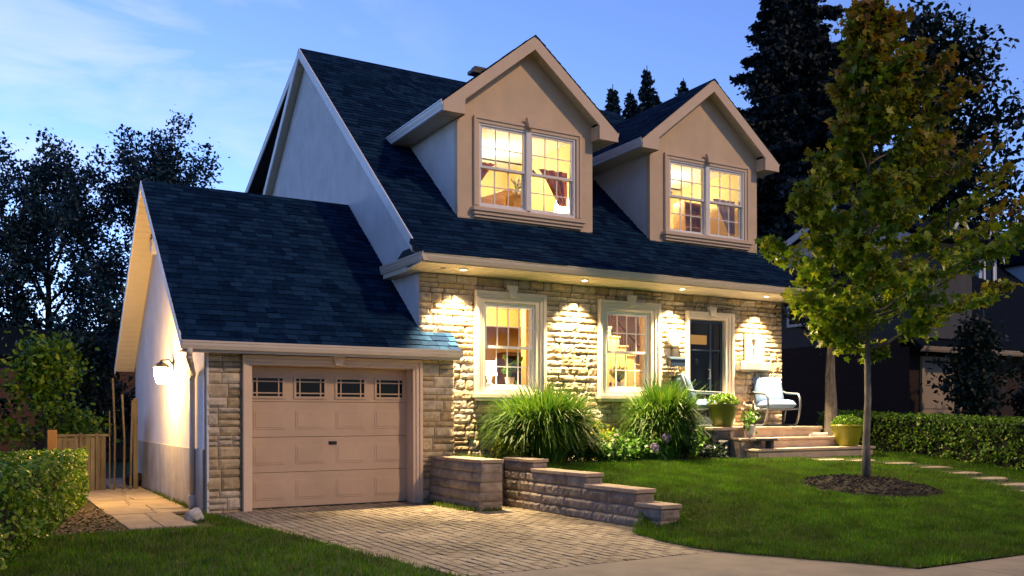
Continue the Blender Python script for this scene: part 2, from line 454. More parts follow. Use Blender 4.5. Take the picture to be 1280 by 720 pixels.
def rock_block(mb, o, u, v, n, w, h, prot, rough, seed, res=0.03):
    """one split-faced block: lower-left corner o, axes u,v, outward n"""
    o, u, v, n = Vector(o), Vector(u), Vector(v), Vector(n)
    nx = max(3, int(w / res)); ny = max(3, int(h / res))
    vs = []; fs = []
    tilt = (random.random() - 0.5) * 0.5 * prot
    for j in range(ny + 1):
        for i in range(nx + 1):
            a = w * i / nx; b = h * j / ny
            e = min(a, w - a, b, h - b)
            if e < 1e-6:
                d = 0.0; a2, b2 = a, b
            else:
                f = min(1.0, e / 0.035)
                f = f ** 0.40
                d = prot * f * (0.72 + 0.26 * random.random()) + tilt * (2 * b / h - 1) * f
                d += rough * (nz3(a * 9 + seed, b * 11, seed * 1.7) * 0.7 + nz3(a * 27 + seed, b * 31, seed) * 0.75) * f
                a2 = a; b2 = b
            vs.append(o + u * a2 + v * b2 + n * d)
    for j in range(ny):
        for i in range(nx):
            q = j * (nx + 1) + i
            fs.append((q, q + 1, q + nx + 2, q + nx + 1))
    c = u.cross(v)
    if c.dot(n) < 0:
        fs = [f[::-1] for f in fs]
    mb.add(vs, fs)

def stone_face(mb, o, u, n, w, h, holes=(), prot=0.045, rough=0.03, rows=(0.19, 0.12, 0.16, 0.09, 0.21), lens=(0.2, 0.62), gap=0.01, topslope=None):
    """ashlar in a rectangle w x h at o; holes (a0,a1,b0,b1) in local coordinates"""
    forced = sorted({0.0, h, *[b for hh in holes for b in hh[2:4] if 0 < b < h]})
    zs = [0.0]
    for f0, f1 in zip(forced[:-1], forced[1:]):
        z = f0
        while f1 - z > 0.06:
            r = random.choice(rows) * random.uniform(0.9, 1.1)
            if f1 - (z + r) < 0.08: r = f1 - z
            if r > 0.26: r = r / 2
            z += r; zs.append(z)
        if abs(zs[-1] - f1) > 1e-6: zs.append(f1)
    O, U, Nn = Vector(o), Vector(u), Vector(n); V = Vector((0, 0, 1))
    sd = random.random() * 100
    for z0, z1 in zip(zs[:-1], zs[1:]):
        if z1 - z0 < 0.03: continue
        zm = (z0 + z1) / 2
        spans = [(0.0, w)]
        for a0, a1, b0, b1 in holes:
            if b0 < zm < b1:
                ns = []
                for s0, s1 in spans:
                    if a1 <= s0 or a0 >= s1: ns.append((s0, s1)); continue
                    if a0 > s0: ns.append((s0, a0))
                    if a1 < s1: ns.append((a1, s1))
                spans = ns
        for s0, s1 in spans:
            a = s0
            while s1 - a > 0.02:
                L = random.uniform(*lens)
                if s1 - (a + L) < 0.12: L = s1 - a
                hh = z1 - z0
                sd += 1.37
                if hh > 0.15 and random.random() < 0.25:
                    k = random.uniform(0.4, 0.6)
                    rock_block(mb, O + U * (a + gap / 2) + V * (z0 + gap / 2), U, V, Nn, L - gap, hh * k - gap, prot * random.uniform(0.7, 1.2), rough, sd)
                    rock_block(mb, O + U * (a + gap / 2) + V * (z0 + hh * k + gap / 2), U, V, Nn, L - gap, hh * (1 - k) - gap, prot * random.uniform(0.7, 1.2), rough, sd + .5)
                else:
                    rock_block(mb, O + U * (a + gap / 2) + V * (z0 + gap / 2), U, V, Nn, L - gap, hh - gap, prot * random.uniform(0.65, 1.25), rough, sd)
                a += L

def wall_cells(mb, a0, a1, z0, z1, y0, y1, holes, axis='X'):
    """wall slab with rectangular holes (a0,a1,z0,z1)"""
    zs = sorted({z0, z1, *[z for h in holes for z in h[2:4] if z0 < z < z1]})
    for b0, b1 in zip(zs[:-1], zs[1:]):
        zm = (b0 + b1) / 2
        spans = [(a0, a1)]
        for h in holes:
            if h[2] < zm < h[3]:
                ns = []
                for s0, s1 in spans:
                    if h[1] <= s0 or h[0] >= s1: ns.append((s0, s1)); continue
                    if h[0] > s0: ns.append((s0, h[0]))
                    if h[1] < s1: ns.append((h[1], s1))
                spans = ns
        for s0, s1 in spans:
            if axis == 'X': mb.box(s0, s1, y0, y1, b0, b1)
            else: mb.box(y0, y1, s0, s1, b0, b1)

def ring(mb, x0, x1, z0, z1, wx, wt, wb, y0, y1):
    """rectangular frame in the XZ plane"""
    mb.box(x0, x1, y0, y1, z1 - wt, z1)
    if wb > 0: mb.box(x0, x1, y0, y1, z0, z0 + wb)
    mb.box(x0, x0 + wx, y0, y1, z0 + wb, z1 - wt)
    mb.box(x1 - wx, x1, y0, y1, z0 + wb, z1 - wt)

def shingles(mb, o, u, up, nrm, W_, H_, expo=0.14, skip=None):
    """overlapping tabs over a roof plane: o lower corner, u along the eave, up up-slope"""
    o, u, up, n = Vector(o), Vector(u), Vector(up), Vector(nrm)
    rows = int(H_ / expo) + 1
    for r in range(rows):
        b0 = r * expo - 0.015
        b1 = min(b0 + expo * 1.12, H_)
        a = -random.random() * 0.2
        while a < W_:
            L = random.choice((0.16, 0.2, 0.26, 0.31)) * random.uniform(0.9, 1.1)
            c0, c1 = max(a, 0.0), min(a + L - 0.006, W_)
            a += L
            if c1 - c0 < 0.02: continue
            if skip and skip(o + u * ((c0 + c1) / 2) + up * ((b0 + b1) / 2)): continue
            t = random.uniform(0.012, 0.022)
            jb = random.uniform(-0.008, 0.008)
            p = [o + u * c0 + up * (b0 + jb) + n * t, o + u * c1 + up * (b0 + jb) + n * t, o + u * c1 + up * b1 + n * 0.004, o + u * c0 + up * b1 + n * 0.004,
                 o + u * c0 + up * (b0 + jb) + n * 0.001, o + u * c1 + up * (b0 + jb) + n * 0.001]
            mb.add(p, [(0, 1, 2, 3), (4, 5, 1, 0), (4, 0, 3), (5, 2, 1)])

def gutter(mb, p0, p1, out, h=0.12, d=0.11):
    """K-style gutter along p0->p1 (top outer edge), out = outward horizontal direction"""
    p0, p1, out = Vector(p0), Vector(p1), Vector(out)
    z = Vector((0, 0, 1))
    prof = [(-d, -h), (-d * 0.35, -h), (-d * 0.12, -h * 0.55), (-d * 0.10, -h * 0.28), (0, -h * 0.22), (0, 0), (-0.012, 0), (-0.012, -h * 0.18), (-d + .008, -h * 0.5), (-d + .008, 0), (-d, 0)]
    poly = [p0 + out * a + z * b for a, b in prof]
    mb.prism(poly, p1 - p0)

# leaves ------------------------------------------------------------
OVAL = np.array([(0, -0.5), (0.26, -0.15), (0.24, 0.2), (0, 0.5), (-0.24, 0.2), (-0.26, -0.15)])
DIAM = np.array([(0, -0.5), (0.3, 0), (0, 0.5), (-0.3, 0)])
NEED = np.array([(0, -0.5), (0.13, 0.0), (0, 0.5), (-0.13, 0.0)])
MAPLE = np.array([(0.0, -0.42), (0.12, -0.30), (0.40, -0.28), (0.28, -0.06), (0.50, 0.14), (0.20, 0.14), (0.0, 0.52), (-0.20, 0.14), (-0.50, 0.14), (-0.28, -0.06), (-0.40, -0.28), (-0.12, -0.30)])

def leaf_geo(C, size, shape=OVAL, bias=None, along=None, alongw=0.0, jit=0.35):
    """flat leaves at C; bias: preferred normals (N,3); along: preferred long axis"""
    C = np.asarray(C); n = len(C)
    nr = rng.normal(size=(n, 3)); nr /= np.linalg.norm(nr, axis=1)[:, None] + 1e-9
    if bias is not None: nr = nr * 0.75 + bias
    nr /= np.linalg.norm(nr, axis=1)[:, None] + 1e-9
    t = rng.normal(size=(n, 3))
    if along is not None: t = t * (1 - alongw) + np.asarray(along) * alongw * 2
    t -= nr * np.sum(t * nr, axis=1)[:, None]
    t /= np.linalg.norm(t, axis=1)[:, None] + 1e-9
    b = np.cross(nr, t)
    s = size * (1 + jit * (rng.random(n) * 2 - 1))
    k = len(shape)
    P = C[:, None, :] + (b[:, None, :] * shape[None, :, 0, None] + t[:, None, :] * shape[None, :, 1, None]) * s[:, None, None]
    # slight cupping
    P += nr[:, None, :] * (np.abs(shape[None, :, 0, None]) * 0.35 * s[:, None, None])
    F = np.arange(n * k).reshape(n, k)
    return P.reshape(-1, 3), F

def grow(mb, p, d, length, r, level, maxlev, out, spread=0.7, nchild=5, up=0.15, seg=5, wander=0.18, shrink=0.55):
    """recursive branch; collects (point, direction, depth) of the fine twigs"""
    pts = [Vector(p)]; dirs = [Vector(d).normalized()]
    dd = Vector(d).normalized()
    for i in range(seg):
        dd = (dd + Vector((random.gauss(0, wander), random.gauss(0, wander), random.gauss(0, wander) + up * 0.4))).normalized()
        pts.append(pts[-1] + dd * (length / seg)); dirs.append(dd.copy())
    rs = [r * (1 - 0.75 * i / seg) for i in range(seg + 1)]
    mb.tube(pts, rs, n=6 if level < 2 else 4, cap=False)
    if level >= maxlev - 1:
        for i in range(1, seg + 1):
            out.append((pts[i], dirs[i], i / seg))
    if level < maxlev:
        for c in range(nchild):
            t = random.uniform(0.3, 1.0) * seg
            i = min(int(t), seg - 1); q = pts[i].lerp(pts[i + 1], t - i)
            ax = dirs[i].orthogonal().normalized(); ax.rotate(Matrix.Rotation(random.random() * 2 * pi, 3, dirs[i]))
            nd = (dirs[i] * (1 - spread * 0.5) + ax * spread + Vector((0, 0, up))).normalized()
            grow(mb, q, nd, length * shrink * random.uniform(0.75, 1.2), max(r * 0.45, 0.006), level + 1, maxlev, out, spread, nchild, up, seg, wander, shrink)

# ================================================================== GROUND
def lerp(a, b, t): return a + (b - a) * t
def sstep(a, b, x):
    t = min(1.0, max(0.0, (x - a) / (b - a))); return t * t * (3 - 2 * t)

EDGE = [(-4.72, 6.84), (-5.06, 6.40), (-5.8, 6.22), (-6.58, 6.22), (-7.4, 6.62), (-8.30, 7.06)]   # driveway edge: (Y, X)
def edge_x(y):
    if y >= EDGE[0][0]: return 6.84
    for (a, xa), (b, xb) in zip(EDGE[:-1], EDGE[1:]):
        if b <= y <= a: return lerp(xa, xb, (a - y) / (a - b))
    return EDGE[-1][1]
def lawn_z(x, y):
    base = 0.60 * min(1.0, max(0.0, (y + 8.32) / 6.6))
    if y < -4.3:
        k = sstep(-5.2, -4.3, y)
        e = sstep(0.0, 1.9, x - edge_x(y))
        base *= lerp(0.10 + 0.90 * e, 1.0, k)
    return base + 0.02 * nz3(x * 0.7, y * 0.7, 0) + 0.012

# everything under and beyond: one sheet to the horizon
g = MB(); g.add([(-600, -600, -0.06), (600, -600, -0.06), (600, 600, -0.06), (-600, 600, -0.06)], [(0, 1, 2, 3)])
tag(g.build('ground', M['turf']), kind='structure')

def grid_sheet(name, xs, ys, zf, m, keep=None):
    vs = [(x, y, zf(x, y)) for y in ys for x in xs]; nx = len(xs); fs = []
    for j in range(len(ys) - 1):
        for i in range(nx - 1):
            cx, cy = (xs[i] + xs[i + 1]) / 2, (ys[j] + ys[j + 1]) / 2
            if keep is None or keep(cx, cy):
                q = j * nx + i; fs.append((q, q + 1, q + nx + 1, q + nx))
    mb = MB(); mb.add(vs, fs)
    o = mb.build(name, m, smooth=True)
    return tag(o, kind='structure')

# lawn right of the driveway: rows follow the driveway edge
ys = list(np.linspace(-8.32, -1.6, 60)); vs = []; fs = []; NX = 60
for y in ys:
    x0 = edge_x(y) if y < -4.72 else 7.0
    for i in range(NX + 1):
        t = (i / NX) ** 1.6
        x = lerp(x0, 34, t); vs.append((x, y, lawn_z(x, y) if i > 0 else (lawn_z(x, y) if y > -4.72 else 0.0)))
for j in range(len(ys) - 1):
    for i in range(NX):
        q = j * (NX + 1) + i; fs.append((q, q + 1, q + NX + 2, q + NX + 1))
tag(MB().add(vs, fs).build('lawn', M['turf'], smooth=True), kind='structure')
# terrace level behind the beds, round the neighbours
g = MB(); g.box(14.3, 120, -1.62, 70, -0.05, 0.605)
tag(g.build('side_yard', M['turf']), kind='structure')
# small lawn left of the driveway
def lawn_left_z(x, y): return 0.014 + 0.015 * nz3(x * 0.9, y * 0.9, 4)
DL = lambda y: 2.62 + (-0.43 - y) * (0.72 / 5.97)           # driveway left edge X(Y)
vs = []; fs = []
ys = list(np.linspace(-8.32, -0.2, 40))
for y in ys:
    for i in range(41):
        x = lerp(-14, DL(y) if y > -7.6 else DL(-7.6), (i / 40) ** 0.7); vs.append((x, y, lawn_left_z(x, y)))
for j in range(len(ys) - 1):
    for i in range(40):
        q = j * 41 + i; fs.append((q, q + 1, q + 42, q + 41))
tag(MB().add(vs, fs).build('side_lawn', M['turf'], smooth=True), kind='structure')

# driveway: joint bed + real pavers laid in running bond along the drive
g = MB(); g.add([(2.3, -6.7, -0.004), (7.0, -6.7, -0.004), (7.0, 0.2, -0.004), (2.3, 0.2, -0.004)], [(0, 1, 2, 3)])
drive = g.build('driveway', M['joint']); tag(drive, kind='structure')
pv = MB(); pw, pl = 0.112, 0.225
nrow = int((6.86 - 2.5) / pw)
for r in range(nrow):
    x = 2.56 + r * pw
    y = 0.1 - (0.5 * pl if r % 2 else 0) - random.random() * 0.03
    while y > -6.62:
        x0, x1, y0, y1 = x + 0.003, x + pw - 0.003, y - pl + 0.003, y - 0.003
        y -= pl
        if y1 < -6.60 or y1 > 0.12: continue
        y0 = max(y0, -6.62)
        if y0 - y1 > -0.02: continue
        xc = (x0 + x1) / 2
        if xc < DL(y1) or xc > (6.82 if y1 > -4.72 else edge_x(y1) + 0.05): continue
        z = 0.012 + random.uniform(-0.003, 0.003) + 0.006 * nz3(x, y, 0); tx = random.uniform(-0.002, 0.002); ty = random.uniform(-0.0025, 0.0025)
        b = 0.007
        A = [(x0, y0, -0.003), (x1, y0, -0.003), (x1, y1, -0.003), (x0, y1, -0.003)]
        T = [(x0 + b, y0 + b, z - tx - ty), (x1 - b, y0 + b, z + tx - ty), (x1 - b, y1 - b, z + tx + ty), (x0 + b, y1 - b, z - tx + ty)]
        pv.add(A + T, [(4, 5, 6, 7), (0, 1, 5, 4), (1, 2, 6, 5), (2, 3, 7, 6), (3, 0, 4, 7)])
tag(pv.build('paving', M['paver']), kind='structure')
# concrete apron and sidewalk, road beyond
g = MB(); g.prism([(3.3, -6.63, 0), (edge_x(-6.63) + 0.01, -6.63, 0), (6.62, -7.4, 0), (7.06, -8.30, 0), (7.06, -8.36, 0), (3.2, -8.36, 0)], (0, 0, 0.008))
tag(g.build('driveway_apron', M['sidewalk']), kind='structure')
g = MB()
x = -30.0
while x < 60:
    g.prism([(x + .006, -9.9, -.04), (x + 1.494, -9.9, -.04), (x + 1.494, -8.366, -.04), (x + .006, -8.366, -.04)], (0, 0, 0.052)); x += 1.5
tag(g.build('sidewalk', M['sidewalk']), kind='structure')
g = MB(); g.box(-200, 200, -10.08, -9.91, -0.12, 0.008)
tag(g.build('kerb', M['sidewalk']), kind='structure')
g = MB(); g.add([(-200, -20, -0.056), (200, -20, -0.056), (200, -10.06, -0.056), (-200, -10.06, -0.056)], [(0, 1, 2, 3)])
tag(g.build('road', M['asphalt']), kind='structure')
# paved side path to the gate
g = MB(); random.seed(11)
y = -1.72
while y < 8:
    L = random.uniform(0.5, 0.75); xl, xr = 1.32, 2.46
    if y < -0.2:
        xl, xr = 1.36, 2.16
    c = random.uniform(0.4, 0.6) * (xr - xl)
    z = 0.03 + random.uniform(-.004, .004)
    g.box(xl, xl + c - .012, y, y + L - .02, 0.0, z); g.box(xl + c, xr, y, y + L - .02, 0.0, z + random.uniform(-.004, .004))
    y += L
tag(g.build('side_path', M['path'], bevel=0.008), kind='structure')
g = MB(); g.box(-6, 2.558, 0.0, 12, -0.04, 0.012)
tag(g.build('side_bed', M['soil']), kind='structure')
# flagstone path across the lawn
g = MB(); random.seed(5)
PATH = [(13.2, -2.05), (13.75, -2.25), (14.15, -2.75), (14.3, -3.35), (14.2, -4.0), (14.0, -4.6), (13.75, -5.2), (13.45, -5.75), (13.1, -6.4), (12.8, -7.1), (12.6, -7.8)]
for (x, y) in PATH:
    n = 7; pts = []
    for k in range(n):
        t = 2 * pi * k / n; r = random.uniform(0.8, 1.1)
        px, py = x + 0.42 * r * cos(t), y + 0.30 * r * sin(t); pts.append((px, py, lawn_z(x, y) - 0.03))
    g.prism(pts, (0, 0, 0.038))
tag(g.build('stepping_path', M['path']), kind='structure')
# bed along the front wall
g = MB(); g.box(6.33, 11.30, -1.28, 0.04, 0.0, 0.625); g.box(7.09, 11.30, -1.66, -1.28, 0.0, 0.615)
tag(g.build('garden_bed', M['soil']), kind='structure')

# ================================================================== HOUSE
H = thing('house', (10.0, 3.0, 0.0), 'stone cottage with two gabled dormers, lit windows and attached garage, dark shingle roof', 'house')
XM, XR, YR, ZR = 5.963, 14.20, 5.995, 9.45
ZS = 3.743                                   # soffit
YG, ZG = -0.40, 4.0                          # roof edge
SL = (ZR - ZG) / (YR - YG)                   # main slope
LS = math.hypot(1, SL)
def roofz(y): return ZG + SL * (y - YG)
W1 = dict(x0=6.968, x1=8.357, zs=1.77, zt=3.506, ox0=7.166, ox1=8.128, oz0=1.876, oz1=3.297)
W2 = dict(x0=9.503, x1=10.921, zs=1.77, zt=3.506, ox0=9.704, ox1=10.670, oz0=1.876, oz1=3.297)
DOOR = (11.583, 12.785, 3.423, 11.665, 12.575, 3.275)
SW = (13.12, 13.63, 2.50, 3.03)
FLOOR = 1.17
holes = [(W1['ox0'] - .03, W1['ox1'] + .03, W1['oz0'] - .03, W1['oz1'] + .03), (W2['ox0'] - .03, W2['ox1'] + .03, W2['oz0'] - .03, W2['oz1'] + .03),
         (DOOR[3], DOOR[4], FLOOR, DOOR[5]), (SW[0], SW[1], SW[2], SW[3])]
# structural front wall (mortar plane) and the split stone on it
mb = MB(); wall_cells(mb, XM + .02, XR, -0.06, ZS + .2, 0.012, 0.24, holes)
mb.build('wall_core', M['mortar'], H)
random.seed(21)
sh = [(W1['x0'] - XM, W1['x1'] - XM, W1['zs'] - .11, W1['zt']), (W2['x0'] - XM, W2['x1'] - XM, W2['zs'] - .11, W2['zt']),
      (DOOR[0] - XM, DOOR[1] - XM, FLOOR - .02, DOOR[2]), (SW[0] - .02 - XM, SW[1] + .02 - XM, SW[2], SW[3] + .02)]
sh = [(a, b, c + .05, d + .05) for a, b, c, d in sh]
mb = MB(); stone_face(mb, (XM, 0.012, -.05), (1, 0, 0), (0, -1, 0), XR - XM, ZS + .05, sh, prot=0.034, rough=0.024, rows=(.16, .11, .13, .085, .18), lens=(.16, .52))
mb.build('stone_facing', M['stone'], H)
# gable walls (left one visible), rear wall
def gable(x0, x1, yb, zb, name='gable_wall'):
    m = MB(); m.prism([(x0, .03, 0), (x0, yb, 0), (x0, yb, zb), (x0, YR, ZR - .22), (x0, .03, roofz(.03) - .22)], (x1 - x0, 0, 0))
    return m.build(name, M['stucco_white'], H)
YB = 11.4
gable(XM, XM + .22, YB, roofz(2 * YR - YB) - .2)
gable(XR - .22, XR - .012, YB, roofz(2 * YR - YB) - .2)
MB().box(XM + .22, XR - .22, YB - .2, YB - .01, 0, 4).build('rear_wall', M['stucco_white'], H)

# ---- main roof: deck with holes under the dormers, tabs on the street side
DORM = [dict(l=6.956, r=9.810, el=6.56, er=10.217), dict(l=11.188, r=14.071, el=10.80, er=14.45)]
YD, YDE, DEZ, DPZ, DBZ = 0.585, 0.326, 6.736, 8.205, 4.85
def in_dormer(p, grow=0.0):
    for d in DORM:
        if d['l'] + .10 - grow < p[0] < d['r'] - .10 + grow and YD + .08 - grow < p[1] < 2.80: return True
    return False
X0R, X1R = 5.812, 14.42
mb = MB()
xs = sorted([X0R, X1R] + [q for d in DORM for q in (d['l'] + .10, d['r'] - .10)]); yss = [-.12, YD + .08, 2.80, YR]
upv = Vector((0, 1 / LS, SL / LS)); nv = Vector((0, -SL / LS, 1 / LS))
for a, b in zip(xs[:-1], xs[1:]):
    for c, e in zip(yss[:-1], yss[1:]):
        if in_dormer(((a + b) / 2, (c + e) / 2, 0)): continue
        P = [Vector((a, c, roofz(c))), Vector((b, c, roofz(c))), Vector((b, e, roofz(e))), Vector((a, e, roofz(e)))]
        mb.prism(P, -nv * 0.10)
mb.prism([(X0R - .06, -.64, 3.955), (X1R, -.64, 3.955), (X1R, -.12, roofz(-.12)), (X0R - .06, -.12, roofz(-.12))], (0, .03, -.07))
# rear slope
P = [Vector((X0R, YR, ZR)), Vector((X1R, YR, ZR)), Vector((X1R, YB + .3, roofz(2 * YR - YB - .3))), Vector((X0R, YB + .3, roofz(2 * YR - YB - .3)))]
mb.prism(P, Vector((0, -SL / LS, -1 / LS)) * 0.10)
roof = mb.build('roof', M['roof_deck'], H)
random.seed(3)
mb = MB(); shingles(mb, (X0R, -.14, roofz(-.14)), (1, 0, 0), upv, nv, X1R - X0R, (YR + .14) * LS, skip=in_dormer)
fs_ = (roofz(-.12) - 3.955) / .52; fl_ = math.hypot(1, fs_)
shingles(mb, (X0R - .06, -.645, 3.955 - .005 * fs_), (1, 0, 0), (0, 1 / fl_, fs_ / fl_), (0, -fs_ / fl_, 1 / fl_), X1R - X0R + .06, .53 * fl_)
x = X0R                                        # ridge caps
while x < X1R:
    mb.prism([(x, YR - .13, ZR - .10), (x, YR, ZR + .015), (x, YR + .13, ZR - .10), (x, YR, ZR - .02)], (min(.24, X1R - x), 0, 0)); x += .22
mb.build('roof_shingles', M['shingle'], roof)
# rear shed dormer with its own rake
mb = MB(); mb.prism([(X0R + .02, YR + .05, ZR - .02), (X0R + .02, 11.2, ZR - .42 * 5.2), (X0R + .02, 11.2, ZR - .42 * 5.2 - .10), (X0R + .02, YR + .05, ZR - .14)], (8.3, 0, 0))
mb.build('shed_roof', M['roof_deck'], H)
mb = MB(); mb.prism([(X0R, YR + .02, ZR - .01), (X0R, 11.25, ZR - .425 * 5.23), (X0R, 11.25, ZR - .425 * 5.23 - .17), (X0R, YR + .02, ZR - .2)], (.025, 0, 0))
mb.build('rake_board', M['white'], H)
mb = MB(); mb.prism([(XM + .25, YR + .3, ZR - .6), (XM + .25, 10.6, ZR - .42 * 4.6 - .1), (XM + .25, 10.6, 5.0), (XM + .25, 9.6, 5.0)], (.15, 0, 0))
mb.build('shed_wall', M['stucco_white'], H)
# rake boards of the left gable
mb = MB(); o = 0.0
mb.prism([(X0R - .026, -.12, roofz(-.12) + .01), (X0R - .026, YR, ZR + .01), (X0R - .026, YR, ZR - .21), (X0R - .026, -.12, roofz(-.12) - .21)], (.024, 0, 0))
mb.build('rake_board', M['white'], H)
yb = YB + .3; zb = roofz(2 * YR - yb)
mb = MB(); mb.prism([(X0R - .028, YR, ZR - .0), (X0R - .028, yb, zb), (X0R - .028, yb, zb - .2), (X0R - .028, YR, ZR - .21)], (.024, 0, 0))
mb.build('rake_board', M['white'], H)
# rake soffits, in boards
mb = MB(); n = 46
for s in (1, -1):
    for k in range(n):
        t0, t1 = k / n, (k + .93) / n
        y0, y1 = lerp(YR, YR - s * 6.2, t0), lerp(YR, YR - s * 6.2, t1)
        z0, z1 = ZR - abs(y0 - YR) * SL - .185, ZR - abs(y1 - YR) * SL - .185
        mb.prism([(X0R, y0, z0), (X0R, y1, z1), (X0R, y1, z1 - .015), (X0R, y0, z0 - .015)], (XM - X0R + .01, 0, 0))
mb.build('rake_soffit', M['soffit'], H)
# eave: soffit boards, gutter, return on the left gable
EX, EY, EZ = 5.712, -.62, 3.956
mb = MB(); x = EX + .02
while x < X1R - .02:
    e = min(x + .094, X1R - .02)
    mb.prism([(x, EY + .03, 3.80), (e, EY + .03, 3.80), (e, .02, ZS), (x, .02, ZS)], (0, 0, .02)); x += .1
mb.box(EX + .02, X1R - .02, EY + .04, EY + .06, 3.822, EZ - .02)
sf = mb.build('soffit', M['soffit'], H)
mb = MB(); gutter(mb, (EX, EY - .03, EZ), (X1R, EY - .03, EZ), (0, -1, 0), h=.135, d=.10)
gutter(mb, (EX, EY - .03, EZ), (EX, 1.10, EZ), (-1, 0, 0), h=.135, d=.10)
mb.build('gutter', M['gutter'], H)
mb = MB(); mb.prism([(EX + .05, .02, ZS), (XM, .02, ZS), (XM, 1.05, ZS), (EX + .05, 1.05, ZS)], (0, 0, .2)); mb.prism([(EX + .05, EY + .06, 3.83), (X0R + .1, EY + .06, 3.83), (X0R + .1, 1.05, 3.83), (EX + .05, 1.05, 3.83)], (0, 0, .12))
mb.build('eave_return', M['soffit'], H)
mb = MB(); mb.prism([(X0R + .0, -.1, ZG + .01), (X0R + .0, .55, ZG + .01), (X0R + .10, .55, ZG + .16), (X0R + .10, -.1, ZG + .16)], (.05, 0, 0))
mb.build('return_flashing', M['roof_deck'], H)
# small round soffit vent
mb = MB(); mb.lathe([(.07, 0), (.07, -.02), (.04, -.025)], (X0R + .42, YG + .1, ZS + .055), 16); mb.build('soffit_vent', M['dark_metal'], H)
# roof vent behind the left dormer
mb = MB(); mb.lathe([(.07, 0), (.07, .35)], (10.25, 6.0, ZR - .1), 14); mb.box(10.02, 10.48, 5.85, 6.15, ZR + .25, ZR + .33); mb.box(10.1, 10.4, 5.9, 6.1, ZR + .36, ZR + .42)
mb.build('roof_vent', M['black'], H)

# ---- windows -------------------------------------------------------
def trim_mould(mb, x0, x1, z0, z1, ox0, ox1, oz0, oz1, y):
    """stepped precast surround proud of plane y, opening ox/oz"""
    wl_, wr_, wt_ = ox0 - x0, x1 - ox1, z1 - oz1
    steps = [(0.0, .34, .095), (.34, .62, .075), (.62, 1.0, .055)]
    for a, b, p in steps:
        X0, X1, Z1 = x0 + wl_ * a, x1 - wr_ * a, z1 - wt_ * a
        x0n, x1n, z1n = x0 + wl_ * b, x1 - wr_ * b, z1 - wt_ * b
        mb.box(X0, X1, y - p, y + .02, z1n, Z1)
        mb.box(X0, x0n, y - p, y + .02, z0, z1n); mb.box(x1n, X1, y - p, y + .02, z0, z1n)

def sash_bars(mb, x0, x1, z0, z1, cols, rows, y, bar=.017, fr=.042):
    ring(mb, x0, x1, z0, z1, fr, fr, fr, y - .018, y + .018)
    ix0, ix1, iz0, iz1 = x0 + fr, x1 - fr, z0 + fr, z1 - fr
    for c in range(1, cols):
        xc = lerp(ix0, ix1, c / cols); mb.box(xc - bar / 2, xc + bar / 2, y - .009, y + .009, iz0, iz1)
    for r in range(1, rows):
        zc = lerp(iz0, iz1, r / rows); mb.box(ix0, ix1, y - .0085, y + .0085, zc - bar / 2, zc + bar / 2)

def double_hung(parent, x0, x1, z0, z1, cols, rows, y, mid=None):
    """white frame + two sashes; returns nothing, adds window_frame, sash, pane"""
    mid = mid or (z0 + z1) / 2
    mb = MB(); ring(mb, x0 - .028, x1 + .028, z0 - .028, z1 + .028, .032, .032, .04, y - .04, y + .10)
    mb.build('window_frame', M['white'], parent)
    mb = MB(); sash_bars(mb, x0 + .006, x1 - .006, mid - .02, z1 - .006, cols, rows, y + .0)
    mb.build('sash', M['white'], parent)
    mb = MB(); sash_bars(mb, x0 + .006, x1 - .006, z0 + .014, mid + .018, cols, rows, y + .04)
    mb.build('sash', M['white'], parent)
    mb = MB(); mb.add([(x0, y + .0, mid), (x1, y, mid), (x1, y, z1), (x0, y, z1)], [(0, 1, 2, 3)])
    mb.add([(x0, y + .04, z0), (x1, y + .04, z0), (x1, y + .04, mid), (x0, y + .04, mid)], [(0, 1, 2, 3)])
    mb.build('pane', M['glass'], parent)

def keystone(mb, xc, z0, z1, y, w=.15):
    mb.prism([(xc - w * .34, y, z0), (xc + w * .34, y, z0), (xc + w * .62, y, z1), (xc - w * .62, y, z1)], (0, -.075, 0))

for w in (W1, W2):
    mb = MB(); trim_mould(mb, w['x0'], w['x1'], w['zs'], w['zt'], w['ox0'] - .028, w['ox1'] + .028, w['oz0'], w['oz1'] + .028, 0.0)
    # reveals
    ring(mb, w['ox0'] - .04, w['ox1'] + .04, w['oz0'] - .04, w['oz1'] + .04, .012, .012, .0, .02, .25)
    win = mb.build('window', M['trim_cream'], H, bevel=.006)
    double_hung(win, w['ox0'], w['ox1'], w['oz0'], w['oz1'], 4, 2, .03, mid=2.57)
    mb = MB(); mb.box(w['x0'] - .04, w['x1'] + .04, -.15, .02, w['zs'] - .07, w['zs']); mb.box(w['x0'], w['x1'], -.11, .02, w['zs'] - .12, w['zs'] - .07)
    mb.box(w['ox0'] - .03, w['ox1'] + .03, -.06, .08, w['zs'] + .002, w['oz0'] - .03)
    mb.build('window_sill', M['trim_cream'], win, bevel=.006)
    mb = MB(); keystone(mb, (w['x0'] + w['x1']) / 2, w['oz1'] + .11, w['zt'] + .11, -.06, .16)
    mb.build('keystone', M['trim_cream'], win, bevel=.006)

